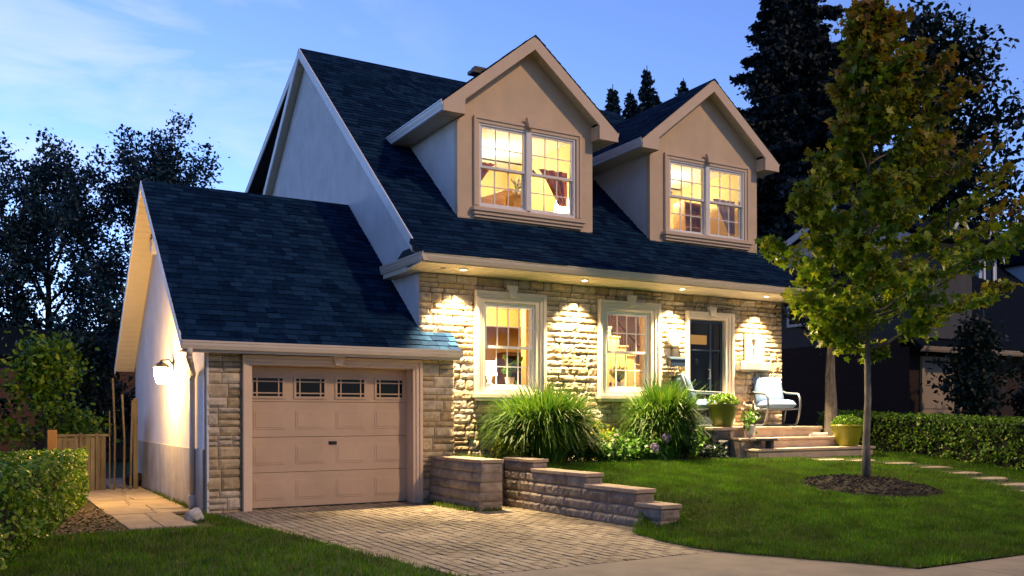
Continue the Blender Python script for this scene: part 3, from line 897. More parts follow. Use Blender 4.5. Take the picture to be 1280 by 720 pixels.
# small sidelight window right of the door
mb = MB(); ring(mb, SW[0] + .01, SW[1] - .01, SW[2], SW[3], .17, .08, .06, -.03, .1)
win = mb.build('window', M['white'], H, bevel=.004)
mb = MB(); zc = (SW[2] + SW[3]) / 2 + .02; mb.box(SW[0] + .18, SW[1] - .18, .02, .04, zc - .01, zc + .01); xc = (SW[0] + SW[1]) / 2; mb.box(xc - .008, xc + .008, .021, .039, SW[2] + .06, SW[3] - .08)
mb.build('sash', M['white'], win)
MB().add([(SW[0] + .17, .05, SW[2]), (SW[1] - .17, .05, SW[2]), (SW[1] - .17, .05, SW[3]), (SW[0] + .17, .05, SW[3])], [(0, 1, 2, 3)]).build('pane', M['glass'], win)
MB().box(12.88, 13.74, -.16, .02, 2.31, 2.475).build('window_sill', M['concrete'], win, bevel=.01)

# front door
mb = MB(); trim_mould(mb, DOOR[0], DOOR[1], FLOOR + .05, DOOR[2], DOOR[3], DOOR[4], FLOOR, DOOR[5], 0.0)
ring(mb, DOOR[3] - .01, DOOR[4] + .01, FLOOR, DOOR[5] + .01, .012, .012, 0, .02, .25)
df = mb.build('door_surround', M['trim_cream'], H, bevel=.006)
mb = MB(); keystone(mb, (DOOR[0] + DOOR[1]) / 2, DOOR[5] + .07, DOOR[2] + .10, -.06, .17); mb.build('keystone', M['trim_cream'], df, bevel=.006)
dx0, dx1, dz0, dz1 = DOOR[3] + .012, DOOR[4] - .012, FLOOR + .03, DOOR[5] - .015
# glazed outer door
mb = MB(); ring(mb, dx0, dx1, dz0, dz1, .05, .05, .16, .03, .06); mb.box(dx0 + .05, dx1 - .05, .032, .058, 2.66, 2.69)
mb.box(dx0 + .55, dx0 + .60, .031, .059, dz0 + .16, dz1 - .05)
dr = mb.build('door', M['door_blue'], H, bevel=.004)
MB().add([(dx0, .045, dz0), (dx1, .045, dz0), (dx1, .045, dz1), (dx0, .045, dz1)], [(0, 1, 2, 3)]).build('pane', M['glass_dark'], dr)
mb = MB(); mb.tube([(dx0 + .52, .03, 2.12), (dx0 + .52, -.02, 2.12), (dx0 + .52, -.02, 2.30), (dx0 + .52, .03, 2.30)], .011, 8); mb.build('handle', M['steel'], dr)
# panelled inner door with an amber blind over it, its glow put in as emission
mb = MB(); mb.box(dx0, dx0 + .58, .17, .21, dz0, 2.62); mb.box(dx0, dx1, .165, .2, 2.62, 2.69)
for (a, b, c, d) in ((.07, .26, 1.35, 1.9), (.33, .52, 1.35, 1.9), (.07, .26, 2.0, 2.5), (.33, .52, 2.0, 2.5)):
    mb.box(dx0 + a, dx0 + b, .155, .17, c, d)
d2 = mb.build('inner_door', M['door_blue'], H, bevel=.005)
mb = MB(); mb.blob((dx0 + .30, .13, 2.45), .05, 3, .2, 8, (1, .5, 1.3)); mb.build('knocker', M['steel'], d2, smooth=True)
MB().box(dx0 + .02, dx0 + .56, .12, .16, 2.80, 2.98).build('transom_blind', M['lamp_soft'] if False else mat('glowing_amber_blind', (.55, .30, .08), .8, var=.1, emit=(1, .45, .1), estr=.55), d2)

# ---- dormers -------------------------------------------------------
DW = [dict(x0=7.262, x1=9.539, ox0=7.40, ox1=9.38, oz0=5.115, oz1=6.53), dict(x0=11.541, x1=13.817, ox0=11.69, ox1=13.66, oz0=5.09, oz1=6.49)]
def dormer(d, w):
    l, r, el, er = d['l'], d['r'], d['el'], d['er']; xm = (l + r) / 2
    zc = 6.60                                  # cheek top (soffit)
    ds = (DPZ - DEZ) / (xm - el)               # dormer roof slope
    def dz(x): return DPZ - abs(x - xm) * ds
    mb = MB()
    hl = (w['ox0'] - .03, w['ox1'] + .03, w['oz0'] - .03, w['oz1'] + .03)
    wall_cells(mb, l, r, DBZ, zc, YD, YD + .12, [hl])
    # gable triangle
    mb.prism([(l, YD, zc), (r, YD, zc), (r, YD, dz(r) - .12), (xm, YD, DPZ - .12), (l, YD, dz(l) - .12)], (0, .12, 0))
    # cheeks
    y1 = YD + (zc + .1 - DBZ) / SL
    dm = mb.build('dormer', M['stucco_tan'], H)
    mb = MB()
    for x in (l, r - .10):
        mb = MB(); mb.prism([(x, YD + .12, DBZ + .04), (x, YD + .12, zc + .1), (x, y1 + .1, zc + .1)], (.10, 0, 0))
        mb.build('cheek_wall', M['stucco_white'], dm)
    # roof
    yb = YG + (DPZ - ZG) / SL + .15
    L_ = math.hypot(xm - el, DPZ - DEZ); mb = MB()
    for s in (-1, 1):
        ex = el if s < 0 else er
        P = [Vector((ex, YDE, DEZ)), Vector((xm, YDE, DPZ)), Vector((xm, yb, DPZ)), Vector((ex, yb, DEZ))]
        nn = Vector((s * (DPZ - DEZ) / L_, 0, (xm - el) / L_))
        P2 = [p - nn * .012 for p in P]
        mb.prism(P2, -nn * .07)
    rf = mb.build('dormer_roof', M['roof_deck'], dm)
    mb = MB()
    for s in (-1, 1):
        ex = el if s < 0 else er
        nn = Vector((s * (DPZ - DEZ) / L_, 0, (xm - el) / L_)); up = Vector((-s * (xm - el) / L_, 0, (DPZ - DEZ) / L_))
        if s < 0: shingles(mb, (ex, yb, DEZ), (0, -1, 0), up, nn, yb - YDE + .022, L_)
        else: shingles(mb, (ex, YDE - .022, DEZ), (0, 1, 0), up, nn, yb - YDE + .022, L_)
    y = YDE - .03
    while y < yb:
        mb.prism([(xm - .12, y, DPZ - .085), (xm, y, DPZ + .012), (xm + .12, y, DPZ - .085), (xm, y, DPZ - .02)], (0, .22, 0)); y += .2
    mb.build('roof_shingles', M['shingle'], dm)
    # rake fascia with boxed returns
    mb = MB(); fb = .25
    for s in (-1, 1):
        ex = el if s < 0 else er; wx = (l + .02) if s < 0 else (r - .02)
        yf = YDE - .014; poly = [(ex, yf, DEZ - .012), (xm, yf, DPZ - .010), (xm, yf, DPZ - fb), (wx, yf, dz(wx) - fb), (wx, yf, zc - .035), (ex, yf, zc - .035)]
        mb.prism(poly, (0, .044, 0))
        mb.box(min(wx, wx + s * -.02), max(wx, wx + s * -.02), YDE + .03, YD - .002, zc - .033, dz(wx) - fb)
    mb.build('fascia', M['trim_tan'], dm)
    # rake soffit in boards
    mb = MB(); n = 22
    for s in (-1, 1):
        wx = l if s < 0 else r
        for k in range(n):
            a, b = lerp(wx, xm, k / n), lerp(wx, xm, (k + .92) / n)
            mb.prism([(a, YDE + .03, dz(a) - .16), (b, YDE + .03, dz(b) - .16), (b, YDE + .03, dz(b) - .175), (a, YDE + .03, dz(a) - .175)], (0, YD - YDE - .03, 0))
    mb.build('rake_soffit', M['soffit'], dm)
    # eave soffits + gutters
    ye = YG + (DEZ - ZG) / SL + .05
    for s in (-1, 1):
        ex = el if s < 0 else er; wx = l if s < 0 else r
        y = YDE + .03; mb = MB(); mg = MB()
        while y < ye:
            mb.box(min(ex, wx), max(ex, wx), y, min(y + .093, ye), zc - .02, zc - .004); y += .1
        gutter(mg, (ex + s * .035, YDE, DEZ + .02), (ex + s * .035, ye, DEZ + .02), (s, 0, 0), h=.13, d=.10)
        mg.box(ex, ex + s * -.02, YDE + .03, ye, zc - .022, DEZ - .02)
        mb.build('soffit', M['soffit'], dm)
        mg.build('gutter', M['gutter_white'], dm)
    # window surround and its two double hung sashes
    mb = MB(); y = YD
    x0, x1, zt = w['x0'], w['x1'], w['oz1'] + .14
    ring(mb, x0, x1, w['oz0'] - .02, zt, .05, .05, 0, y - .05, y + .01)
    ring(mb, x0 + .05, x1 - .05, w['oz0'] - .02, zt - .05, w['ox0'] - .028 - x0 - .05, zt - .05 - w['oz1'] - .028, 0, y - .03, y + .01)
    ring(mb, w['ox0'] - .035, w['ox1'] + .035, w['oz0'] - .035, w['oz1'] + .035, .008, .008, .0, y + .012, y + .14)
    mb.build('window_surround', M['trim_tan'], dm, bevel=.005)
    mb = MB(); mb.box(x0 - .05, x1 + .05, y - .12, y + .01, 4.99, 5.06); mb.box(x0 - .02, x1 + .02, y - .09, y + .01, 4.93, 4.99); mb.box(x0, x1, y - .06, y + .01, 4.88, 4.93)
    mb.box(x0 + .03, x1 - .03, y - .05, y + .1, 5.062, w['oz0'] - .034)
    mb.build('window_sill', M['trim_tan'], dm, bevel=.006)
    mb = MB(); keystone(mb, (x0 + x1) / 2, zt - .07, zt + .10, y - .045, .16); mb.build('keystone', M['trim_tan'], dm, bevel=.005)
    xc = (w['ox0'] + w['ox1']) / 2
    mb = MB(); mb.box(xc - .05, xc + .05, y - .03, y + .10, w['oz0'], w['oz1']); mb.build('mullion', M['white'], dm)
    for a, b in ((w['ox0'], xc - .05), (xc + .05, w['ox1'])):
        double_hung(dm, a, b, w['oz0'], w['oz1'], 3, 2, y + .03, mid=5.80)
    return dm
for d, w in zip(DORM, DW): dormer(d, w)

# ---- garage --------------------------------------------------------
GX0, GX1, GY = 2.561, 6.518, -0.17
GD = (3.213, 5.758, 2.145)
TR_ = (3.077, 5.914, 2.289)
mb = MB(); wall_cells(mb, GX0 + .02, GX1 - .02, -.05, 2.42, GY + .015, GY + .26, [(GD[0], GD[1], -.06, GD[2])])
mb.build('garage_core', M['mortar'], H)
random.seed(33)
mb = MB(); stone_face(mb, (GX0, GY + .012, -.05), (1, 0, 0), (0, -1, 0), TR_[0] - GX0, 2.45, prot=.03, rough=.014, rows=(.15, .09, .18, .12), lens=(.18, .36))
mb.build('garage_stone', M['stone'], H); mb = MB()
stone_face(mb, (TR_[1], GY + .012, -.05), (1, 0, 0), (0, -1, 0), GX1 - TR_[1], 2.45, prot=.03, rough=.016, rows=(.17, .1, .2, .13), lens=(.2, .45))
stone_face(mb, (GX1 - .018, GY + .0, -.05), (0, 1, 0), (1, 0, 0), -GY, 2.6, prot=.02, rough=.01)
mb.build('garage_stone', M['stone'], H)
# side wall: stucco gable over concrete base
GRY, GRZ, GEY, GEZ = 3.332, 5.493, -0.4417, 2.448
GS = (GRZ - GEZ) / (GRY - GEY); GLS = math.hypot(1, GS); GYB = 2 * GRY - GY
mb = MB(); z1 = GEZ + GS * (GY - GEY) - .13
mb.prism([(GX0, GY + .06, .92), (GX0, GYB, .92), (GX0, GYB, z1), (GX0, GRY, GRZ - .13), (GX0, GY + .06, z1)], (.2, 0, 0))
mb.build('garage_gable', M['stucco_white'], H)
MB().box(GX0 - .025, GX0 + .2, GY + .065, GYB, -.05, .918).build('foundation', M['concrete'], H, bevel=.01)
MB().box(GX0 + .2, XM - .002, GYB - .2, GYB - .01, 0, 2.4).build('garage_rear_wall', M['stucco_white'], H)
MB().box(GX0 + .02, GX0 + .05, GY - .012, GY + .062, -.04, 2.36).build('corner_board', M['stucco_white'], H)
# roof
GXL = 2.21; XW = XM - .004
mb = MB()
gup = Vector((0, 1 / GLS, GS / GLS)); gn = Vector((0, -GS / GLS, 1 / GLS))
def gz(y): return GEZ + GS * (y - GEY)
mb.prism([(GXL, GEY, gz(GEY)), (XW, GEY, gz(GEY)), (XW, GRY, GRZ), (GXL, GRY, GRZ)], -gn * .09)
mb.prism([(XW, GEY, gz(GEY)), (6.50, GEY, gz(GEY)), (6.50, -.05, gz(-.05)), (XW, -.05, gz(-.05))], -gn * .09)
mb.prism([(GXL, GRY, GRZ), (XW, GRY, GRZ), (XW, GYB + .3, gz(2 * GRY - GYB - .3)), (GXL, GYB + .3, gz(2 * GRY - GYB - .3))], Vector((0, -GS / GLS, -1 / GLS)) * .09)
gr = mb.build('garage_roof', M['roof_deck'], H)
random.seed(8)
mb = MB(); shingles(mb, (GXL - .01, GEY - .02, gz(GEY - .02)), (1, 0, 0), gup, gn, XW - GXL + .01, (GRY - GEY + .02) * GLS)
shingles(mb, (XW, GEY - .02, gz(GEY - .02)), (1, 0, 0), gup, gn, 6.52 - XW, (.40) * GLS)
x = GXL - .01
while x < XW:
    mb.prism([(x, GRY - .12, GRZ - .09), (x, GRY, GRZ + .012), (x, GRY + .12, GRZ - .09), (x, GRY, GRZ - .02)], (min(.24, XW - x), 0, 0)); x += .22
mb.build('roof_shingles', M['shingle'], gr)
mb = MB()
mb.prism([(GXL - .024, GEY, GEZ), (GXL - .024, GRY, GRZ), (GXL - .024, GRY, GRZ - .13), (GXL - .024, GEY, GEZ - .12)], (.022, 0, 0))
mb.prism([(GXL - .024, GRY, GRZ), (GXL - .024, GYB + .3, gz(2 * GRY - GYB - .3)), (GXL - .024, GYB + .3, gz(2 * GRY - GYB - .3) - .13), (GXL - .024, GRY, GRZ - .13)], (.022, 0, 0))
mb.build('rake_board', M['white'], H)
mb = MB(); n = 34
for s in (1, -1):
    for k in range(n):
        y0, y1 = lerp(GRY, GRY - s * 3.75, k / n), lerp(GRY, GRY - s * 3.75, (k + .93) / n)
        z0, z1 = GRZ - abs(y0 - GRY) * GS - .115, GRZ - abs(y1 - GRY) * GS - .115
        mb.prism([(GXL, y0, z0), (GXL, y1, z1), (GXL, y1, z1 - .012), (GXL, y0, z0 - .012)], (GX0 - GXL + .008, 0, 0))
mb.build('rake_soffit', M['soffit'], H)
mb = MB(); x = GXL
while x < 6.5:
    mb.box(x, min(x + .094, 6.5), GEY + .04, GY + .02, 2.30, 2.318); x += .1
mb.build('soffit', M['soffit'], H)
mb = MB(); mb.box(GXL, 6.50, GEY + .02, GEY + .04, 2.29, 2.42); mb.build('fascia', M['gutter'], H)
mb = MB(); gutter(mb, (GXL - .02, GEY - .06, GEZ), (6.515, GEY - .06, GEZ), (0, -1, 0), h=.12, d=.08)
mb.build('gutter', M['gutter'], H)
# downspout at the left corner, with offset bends and a pale boot
mb = MB()
P = [(2.30, GEY - .02, 2.34), (2.30, GEY + .02, 2.22), (GX0 - .06, .38, 2.02), (GX0 - .06, .45, 1.95), (GX0 - .06, .45, .22)]
for (a, b) in zip(P[:-1], P[1:]):
    mb.tube([a, b], .042, 10)
for p in P[1:-1]: mb.blob(p, .046, 1, 0, 6)
ds_ = mb.build('downspout', M['gutter'], H, smooth=True)
MB().lathe([(.05, 0), (.055, .02), (.055, .2), (.05, .24)], (GX0 - .06, .45, .0), 14).build('drain_boot', M['pot_white'], ds_, smooth=True)
# garage door surround
mb = MB()
for a, b, p in ((0.0, .35, .085), (.35, .7, .065), (.7, 1.0, .045)):
    wl_, wt_ = GD[0] - TR_[0], TR_[2] - GD[2]; wr_ = TR_[1] - GD[1]
    X0, X1, Z1 = TR_[0] + wl_ * a, TR_[1] - wr_ * a, TR_[2] - wt_ * a; x0n, x1n, z1n = TR_[0] + wl_ * b, TR_[1] - wr_ * b, TR_[2] - wt_ * b
    mb.box(X0, X1, GY - p, GY + .02, z1n, Z1); mb.box(X0, x0n, GY - p, GY + .02, 0, z1n); mb.box(x1n, X1, GY - p, GY + .02, 0, z1n)
ring(mb, GD[0] - .012, GD[1] + .012, 0, GD[2] + .012, .014, .014, 0, GY + .022, GY + .30)
keystone(mb, 4.505, 2.165, 2.345, GY - .05, .17)
mb.build('garage_surround', M['trim_tan'], H, bevel=.006)
MB().box(GD[0] + .003, GD[1] - .003, GY + .20, GY + .26, .004, .028).build('door_seal', M['black'], H)
# sectional door
DY = GY + .22; mb = MB(); sech = (GD[2] - .02) / 4; pw_ = (GD[1] - GD[0]) / 4
WIN = []
for s in range(4):
    z0, z1 = .02 + s * sech, .02 + (s + 1) * sech - .006
    hl = []
    if s == 3:
        for c in range(4):
            xc = GD[0] + (c + .5) * pw_ + (-.02 + .013 * c); hl.append((xc - .225, xc + .225, 1.69, 1.97))
        WIN = hl
    wall_cells(mb, GD[0] + .002, GD[1] - .002, z0, z1, DY, DY + .04, hl)
    if s < 3:
        for c in range(4):
            xc = GD[0] + (c + .5) * pw_; a0, a1 = xc - .235, xc + .235; b0, b1 = z0 + .115, z1 - .115
            # pressed panel: recessed groove ring and raised field
            for q, p in ((0, .006), (.03, .012)):
                mb.prism([(a0 + q, DY, b0 + q), (a1 - q, DY, b0 + q), (a1 - q, DY, b1 - q), (a0 + q, DY, b1 - q)], (0, -p, 0))
gd = mb.build('garage_door', M['gdoor'], H, bevel=.004)
for (a0, a1, b0, b1) in WIN:
    mb = MB(); ring(mb, a0 - .03, a1 + .03, b0 - .03, b1 + .03, .034, .034, .034, DY - .016, DY + .01)
    for t in (.14, .86):
        xc = lerp(a0, a1, t); mb.box(xc - .009, xc + .009, DY - .010, DY + .004, b0, b1)
        zc = lerp(b0, b1, t + (.05 if t < .5 else -.05)); mb.box(a0, a1, DY - .0095, DY + .0035, zc - .009, zc + .009)
    wq = mb.build('window', M['gdoor'], gd)
    MB().box(a0, a1, DY + .012, DY + .018, b0, b1).build('pane', mat('garage_pane', (.006, .007, .009), .08, spec=.6), gd) if False else None
mb = MB()
for (a0, a1, b0, b1) in WIN: pass
for (a0, a1, b0, b1) in WIN:
    MB().box(a0, a1, DY + .012, DY + .018, b0, b1).build('pane', M['glass_dark'], gd)
mb = MB(); mb.tube([(4.47, DY - .001, .99), (4.47, DY - .035, .99), (4.56, DY - .035, .97), (4.56, DY - .001, .97)], .008, 8); mb.box(4.45, 4.58, DY - .008, DY, .955, 1.005); mb.build('handle', M['dark_metal'], gd)
# dark garage interior
mb = MB(); mb.box(GX0 + .2, XM, GY + .3, 6.6, -.03, -.01); mb.box(GX0 + .2, XM, 3.9, 4.0, 0, 2.4); mb.box(GX0 + .2, XM, GY + .27, 4.0, 2.4, 2.44)
mb.build('garage_room', M['black'], H)

# ---- rooms behind the lit windows ---------------------------------
def room(x0, x1, y0, y1, z0, z1, wm, holes_front=()):
    t = .03
    m = MB(); m.box(x0 - t, x0, y0, y1, z0, z1); m.box(x1, x1 + t, y0, y1, z0, z1); m.box(x0 - t, x1 + t, y1, y1 + t, z0, z1)
    if holes_front: wall_cells(m, x0, x1, z0, z1, y0 - .01, y0 + .02, holes_front)
    m.build('interior_wall', wm, H)
    MB().box(x0 - t, x1 + t, y0, y1 + t, z1, z1 + t).build('interior_ceiling', M['ceil_in'], H)
    MB().box(x0 - t, x1 + t, y0, y1 + t, z0 - t, z0).build('interior_floor', M['floor_in'], H)
hw1 = [(W1['ox0'] - .03, W1['ox1'] + .03, W1['oz0'] - .03, W1['oz1'] + .03)]
hw2 = [(W2['ox0'] - .03, W2['ox1'] + .03, W2['oz0'] - .03, W2['oz1'] + .03)]
hd = [(DOOR[3], DOOR[4], FLOOR, DOOR[5])]
room(6.25, 13.93, .27, 5.0, FLOOR, 3.62, M['wall_gold'], hw1 + hw2 + hd + [SW])
room(11.50, 12.90, .30, 1.25, FLOOR + .004, 3.58, M['siding_grey'], hd)
MB().box(8.95, 9.05, .30, 1.8, FLOOR + .003, 3.618).build('partition', M['wall_gold'], H)
for d, w in zip(DORM, DW):
    room(d['l'] + .14, d['r'] - .14, YD + .14, 3.6, 4.35, 6.68, M['wall_yellow'], [(w['ox0'] - .03, w['ox1'] + .03, w['oz0'] - .03, w['oz1'] + .03)])
# ceiling drop and doorway in the left ground floor room
mb = MB(); mb.box(6.26, 11.4, 2.9, 3.1, 3.25, 3.615); mb.build('ceiling_beam', M['wall_gold'], H)

# ================================================================== RETAINING WALLS
def course_wall(name, label, layers, caps, cat='retaining wall'):
    """layers: courses of split face block (x0,x1,y0,y1,z0,z1), bottom first; caps: exposed tops (x0,x1,y0,y1,z)"""
    t = thing(name, (layers[0][0], layers[0][3], 0), label, cat)
    core = MB(); face = MB(); n = len(layers)
    for k, (x0, x1, y0, y1, z0, z1) in enumerate(layers):
        off = .012 * (n - 1 - k); h = z1 - z0
        core.box(x0 - off + .002, x1, y0 + .002, y1, z0 if k else -.04, z1 - .005)
        stone_face(face, (x0 - off, y1, z0), (0, -1, 0), (-1, 0, 0), y1 - y0, h - .004, prot=.022, rough=.012, rows=(h,), lens=(.40, .80), gap=.005)
        stone_face(face, (x0 - off, y0, z0), (1, 0, 0), (0, -1, 0), x1 - x0 + off, h - .004, prot=.018, rough=.010, rows=(h,), lens=(.3, .5), gap=.005)
    core.build('core', M['cap'], t); face.build('block_face', M['wallblock'], t)
    for (x0, x1, y0, y1, z) in caps:
        m = MB(); y = y0 - .03
        while y < y1 - .02:
            e = min(y + random.uniform(.4, .6), y1)
            if y1 - e < .15: e = y1
            m.prism([(x0 - .03, y + .002, z), (x1 + .02, y + .002, z), (x1 + .02, e - .002, z), (x0 - .03, e - .002, z)], (0, 0, .052 + random.uniform(-.003, .003))); y = e
        m.build('cap', M['cap'], t, bevel=.009)
    return t
random.seed(13)
H5 = .70 / 5
course_wall('planter_wall', 'raised planter of split brown blocks beside the garage door', [(6.09, 6.42, -1.93, -.19, k * H5, (k + 1) * H5) for k in range(5)] + [(6.44, 6.80, -1.31, -1.2, 0, .69)], [(6.09, 6.42, -1.93, -.19, .702)])
course_wall('retaining_wall', 'block retaining wall stepping down along the driveway edge',
            [(6.83, 7.08, -5.10, -1.29, 0, .135), (6.83, 7.08, -5.10, -1.29, .135, .27), (6.83, 7.08, -4.61, -1.29, .27, .423), (6.83, 7.08, -3.51, -1.29, .423, .563), (6.83, 7.08, -2.11, -1.29, .563, .698)],
            [(6.80, 7.08, -5.10, -4.612, .272), (6.81, 7.08, -4.61, -3.512, .425), (6.82, 7.08, -3.51, -2.112, .565), (6.83, 7.08, -2.11, -1.29, .70)])

# ================================================================== PORCH
random.seed(17)
PT = thing('porch', (12.7, -.6, .6), 'pale stone front porch with two broad steps below the blue door', 'porch')
PX0, PX1, PZ = 11.32, 14.2, 1.175
m = MB(); m.box(PX0 + .04, PX1 - .02, -1.02, .0, .3, PZ - .06); m.build('base', M['porch'], PT)
m = MB(); x = PX0
while x < PX1 - .05:
    e = min(x + random.uniform(.8, 1.1), PX1)
    if PX1 - e < .3: e = PX1
    m.box(x + .003, e - .003, -1.06, -.05, PZ - .058, PZ + random.uniform(-.002, .002)); x = e
m.build('slab', M['porch'], PT, bevel=.01)
for (x0, x1, y0, y1, zt) in ((11.75, 14.45, -1.36, -1.03, .98), (11.85, 14.95, -1.68, -1.03, .785)):
    m = MB(); m.box(x0, x1, y0 + .03, y1, .4, zt - .05)
    x = x0 - .03
    while x < x1 - .05:
        e = min(x + random.uniform(.7, 1.2), x1 + .03)
        if x1 - e < .25: e = x1 + .03
        m.box(x + .003, e - .003, y0 - .01, y1 - .002, zt - .048, zt + random.uniform(-.003, .003)); x = e
    m.build('step', M['porch'], PT, bevel=.012)
m = MB(); stone_face(m, (PX0 + .03, -.02, .55), (0, -1, 0), (-1, 0, 0), 1.0, .56, prot=.03, rough=.02, rows=(.19,), lens=(.25, .45))
stone_face(m, (PX0 + .04, -1.03, .55), (1, 0, 0), (0, -1, 0), .42, .56, prot=.03, rough=.02, rows=(.19,), lens=(.2, .4))
stone_face(m, (11.42, -1.05, .55), (0, -1, 0), (-1, 0, 0), .30, .40, prot=.05, rough=.03, rows=(.13,), lens=(.15, .3))
m.build('stone_side', M['slate'], PT)
# loose slate slabs at the left end of the steps
t = thing('slate_slab', (12.0, -1.45, .785), 'dark slate slab bench on two short legs, on the lowest porch step', 'stone slab')
m = MB(); m.prism([(11.84, -1.62, .93), (12.32, -1.66, .93), (12.46, -1.5, .93), (12.38, -1.38, .93), (11.88, -1.37, .93)], (0, 0, .045)); m.build('slab', M['slate'], t, bevel=.01)
m = MB(); m.box(11.95, 12.02, -1.56, -1.44, .785, .929); m.build('leg', M['slate'], t)
m = MB(); m.box(12.24, 12.31, -1.58, -1.44, .785, .929); m.build('leg', M['slate'], t)

# ---- pots and plants on the porch
def leafy_ball(c, r, n, size, sc=(1, 1, 1), low=-0.2):
    d = rng.normal(size=(n * 2, 3)); d /= np.linalg.norm(d, axis=1)[:, None]; d = d[d[:, 2] > low][:n]
    rad = r * (0.55 + 0.5 * rng.random(len(d)) ** .6)
    C = np.array(c) + d * rad[:, None] * np.array(sc)
    return leaf_geo(C, size, OVAL, bias=d * .6)
def pot(name, loc, r, h, m, label, fol, nleaf, leaf, fr, cat='potted plant'):
    t = thing(name, loc, label, cat)
    p = [(r * .62, 0), (r * .66, .02), (r * .84, h * .45), (r * .97, h * .82), (r * 1.0, h * .9), (r * 1.06, h * .93), (r * 1.06, h), (r * .96, h), (r * .9, h * .93)]
    b = MB().lathe(p, loc, 32).build('pot', m, t, smooth=True)
    MB().lathe([(r * .92, 0), (r * .5, .02)], (loc[0], loc[1], loc[2] + h * .92), 20).build('potting_soil', M['soil'], t)
    V, F = leafy_ball((loc[0], loc[1], loc[2] + h), fr, nleaf, leaf, (1, 1, .62), -.05)
    np_mesh('foliage', V, F, fol, t)
    return t
pot('potted_plant', (11.77, -.82, PZ), .28, .44, M['pot_green'], 'dark olive glazed pot with round green plant at the porch edge', M['hedge_leaf'], 900, .05, .30)
pot('potted_plant', (14.42, -1.46, .787), .30, .42, M['pot_lime'], 'lime green glazed pot with low plant on the bottom step', M['hedge_leaf'], 800, .05, .30)
t = thing('potted_orchid', (12.12, -.96, PZ), 'small white pot with white flowering plant on the porch edge', 'potted plant')
t.location = (12.1, -1.2, .985)
MB().lathe([(.07, 0), (.09, .1), (.105, .2), (.112, .21), (.112, .23), (.09, .23)], (12.1, -1.2, .985), 24).build('pot', M['pot_white'], t, smooth=True)
m = MB()
for k in range(7):
    a = k * .9; m.tube([(12.1, -1.2, 1.2), (12.1 + .05 * cos(a), -1.2 + .05 * sin(a), 1.38), (12.1 + .17 * cos(a), -1.2 + .12 * sin(a), 1.52 + .05 * (k % 3))], .005, 5)
m.build('stem', M['shrub_leaf'], t)
C = np.array([(12.1, -1.2, 1.3)]) + rng.normal(size=(60, 3)) * np.array([.09, .07, .08]); V, F = leaf_geo(C, .10, OVAL); np_mesh('foliage', V, F, M['shrub_leaf'], t)
for k in range(7):
    C = np.array([(12.1 + .17 * cos(k * .9), -1.2 + .12 * sin(k * .9), 1.52 + .05 * (k % 3))]) + rng.normal(size=(5, 3)) * .010; V, F = leaf_geo(C, .05, OVAL); np_mesh('flower', V, F, M['petal_white'], t)
m = MB(); m.tube([(13.72, -1.2, 1.015), (14.12, -1.22, 1.015)], [.04, .04], 12); m.tube([(13.74, -1.14, 1.01), (14.08, -1.16, 1.01)], [.028, .028], 10)
tag(m.build('newspaper', M['petal_white'], smooth=False), 'rolled white newspaper lying on the upper step by the lime pot', 'newspaper')

# ---- two cushioned porch chairs
def chair_parts(t):
    for s in (-1, 1):
        m = MB(); x = s * .33
        P = [(x, .38, .70), (x, .20, .66), (x, -.10, .645), (x, -.33, .63), (x, -.40, .56), (x, -.42, .42), (x, -.36, .22), (x, -.26, .06), (x, -.16, .02), (x, .10, .02), (x, .36, .02)]
        m.tube(P, .021, 8); m.tube([(x, .36, .02), (x * .98, .22, .30), (x * .96, .26, .42)], .018, 8)
        m.build('side_frame', M['chair_metal'], t, smooth=True, local=True)
    m = MB()
    for (y, z) in ((-.30, .34), (.22, .32), (.36, .02)): m.tube([(-.33, y, z), (.33, y, z)], .016, 8)
    for s in (-1, 1):
        m.tube([(s * .3, -.32, .34), (s * .3, .2, .32), (s * .3, .32, .60), (s * .3, .44, .98)], .017, 8)
    m.tube([(-.3, .44, .98), (.3, .44, .98)], .017, 8)
    for k in range(5):
        x = -.24 + .12 * k; m.tube([(x, .2, .33), (x, .32, .6), (x, .44, .97)], .008, 6)
    m.build('back_frame', M['chair_metal'], t, smooth=True, local=True)
    def cushion(name, w, l, th, M4):
        n = 12; vs = []; fs = []
        for side in (0, 1):
            for j in range(n + 1):
                for i in range(n + 1):
                    u, v = i / n * 2 - 1, j / n * 2 - 1
                    pf = (1 - u ** 6) ** .5 * (1 - v ** 6) ** .5
                    z = th * (.5 * pf) * (1 if side else -1)
                    vs.append(M4 @ Vector((u * w / 2, v * l / 2, z)))
        for side in (0, 1):
            for j in range(n):
                for i in range(n):
                    q = side * (n + 1) ** 2 + j * (n + 1) + i; f = (q, q + 1, q + n + 2, q + n + 1)
                    fs.append(f if side else f[::-1])
        o = MB().add(vs, fs).build(name, M['cushion'], t, smooth=True, local=True)
    cushion('seat_cushion', .60, .60, .20, Matrix.Translation((0, -.05, .42)) @ Matrix.Rotation(radians(-2), 4, 'X'))
    cushion('back_cushion', .60, .62, .20, Matrix.Translation((0, .30, .70)) @ Matrix.Rotation(radians(70), 4, 'X'))
c1 = thing('porch_chair', (13.47, -.50, PZ + .004), 'pale blue cushioned armchair facing the street, right of the door', 'armchair', 'cushioned porch chairs', rz=radians(-22))
chair_parts(c1)
c2 = copy_thing(c1)
c2.location = (11.62, -.42, PZ + .004); c2.rotation_euler = (0, 0, radians(62))
c2['label'] = 'pale blue cushioned armchair turned sideways behind the tall grass, left of the door'

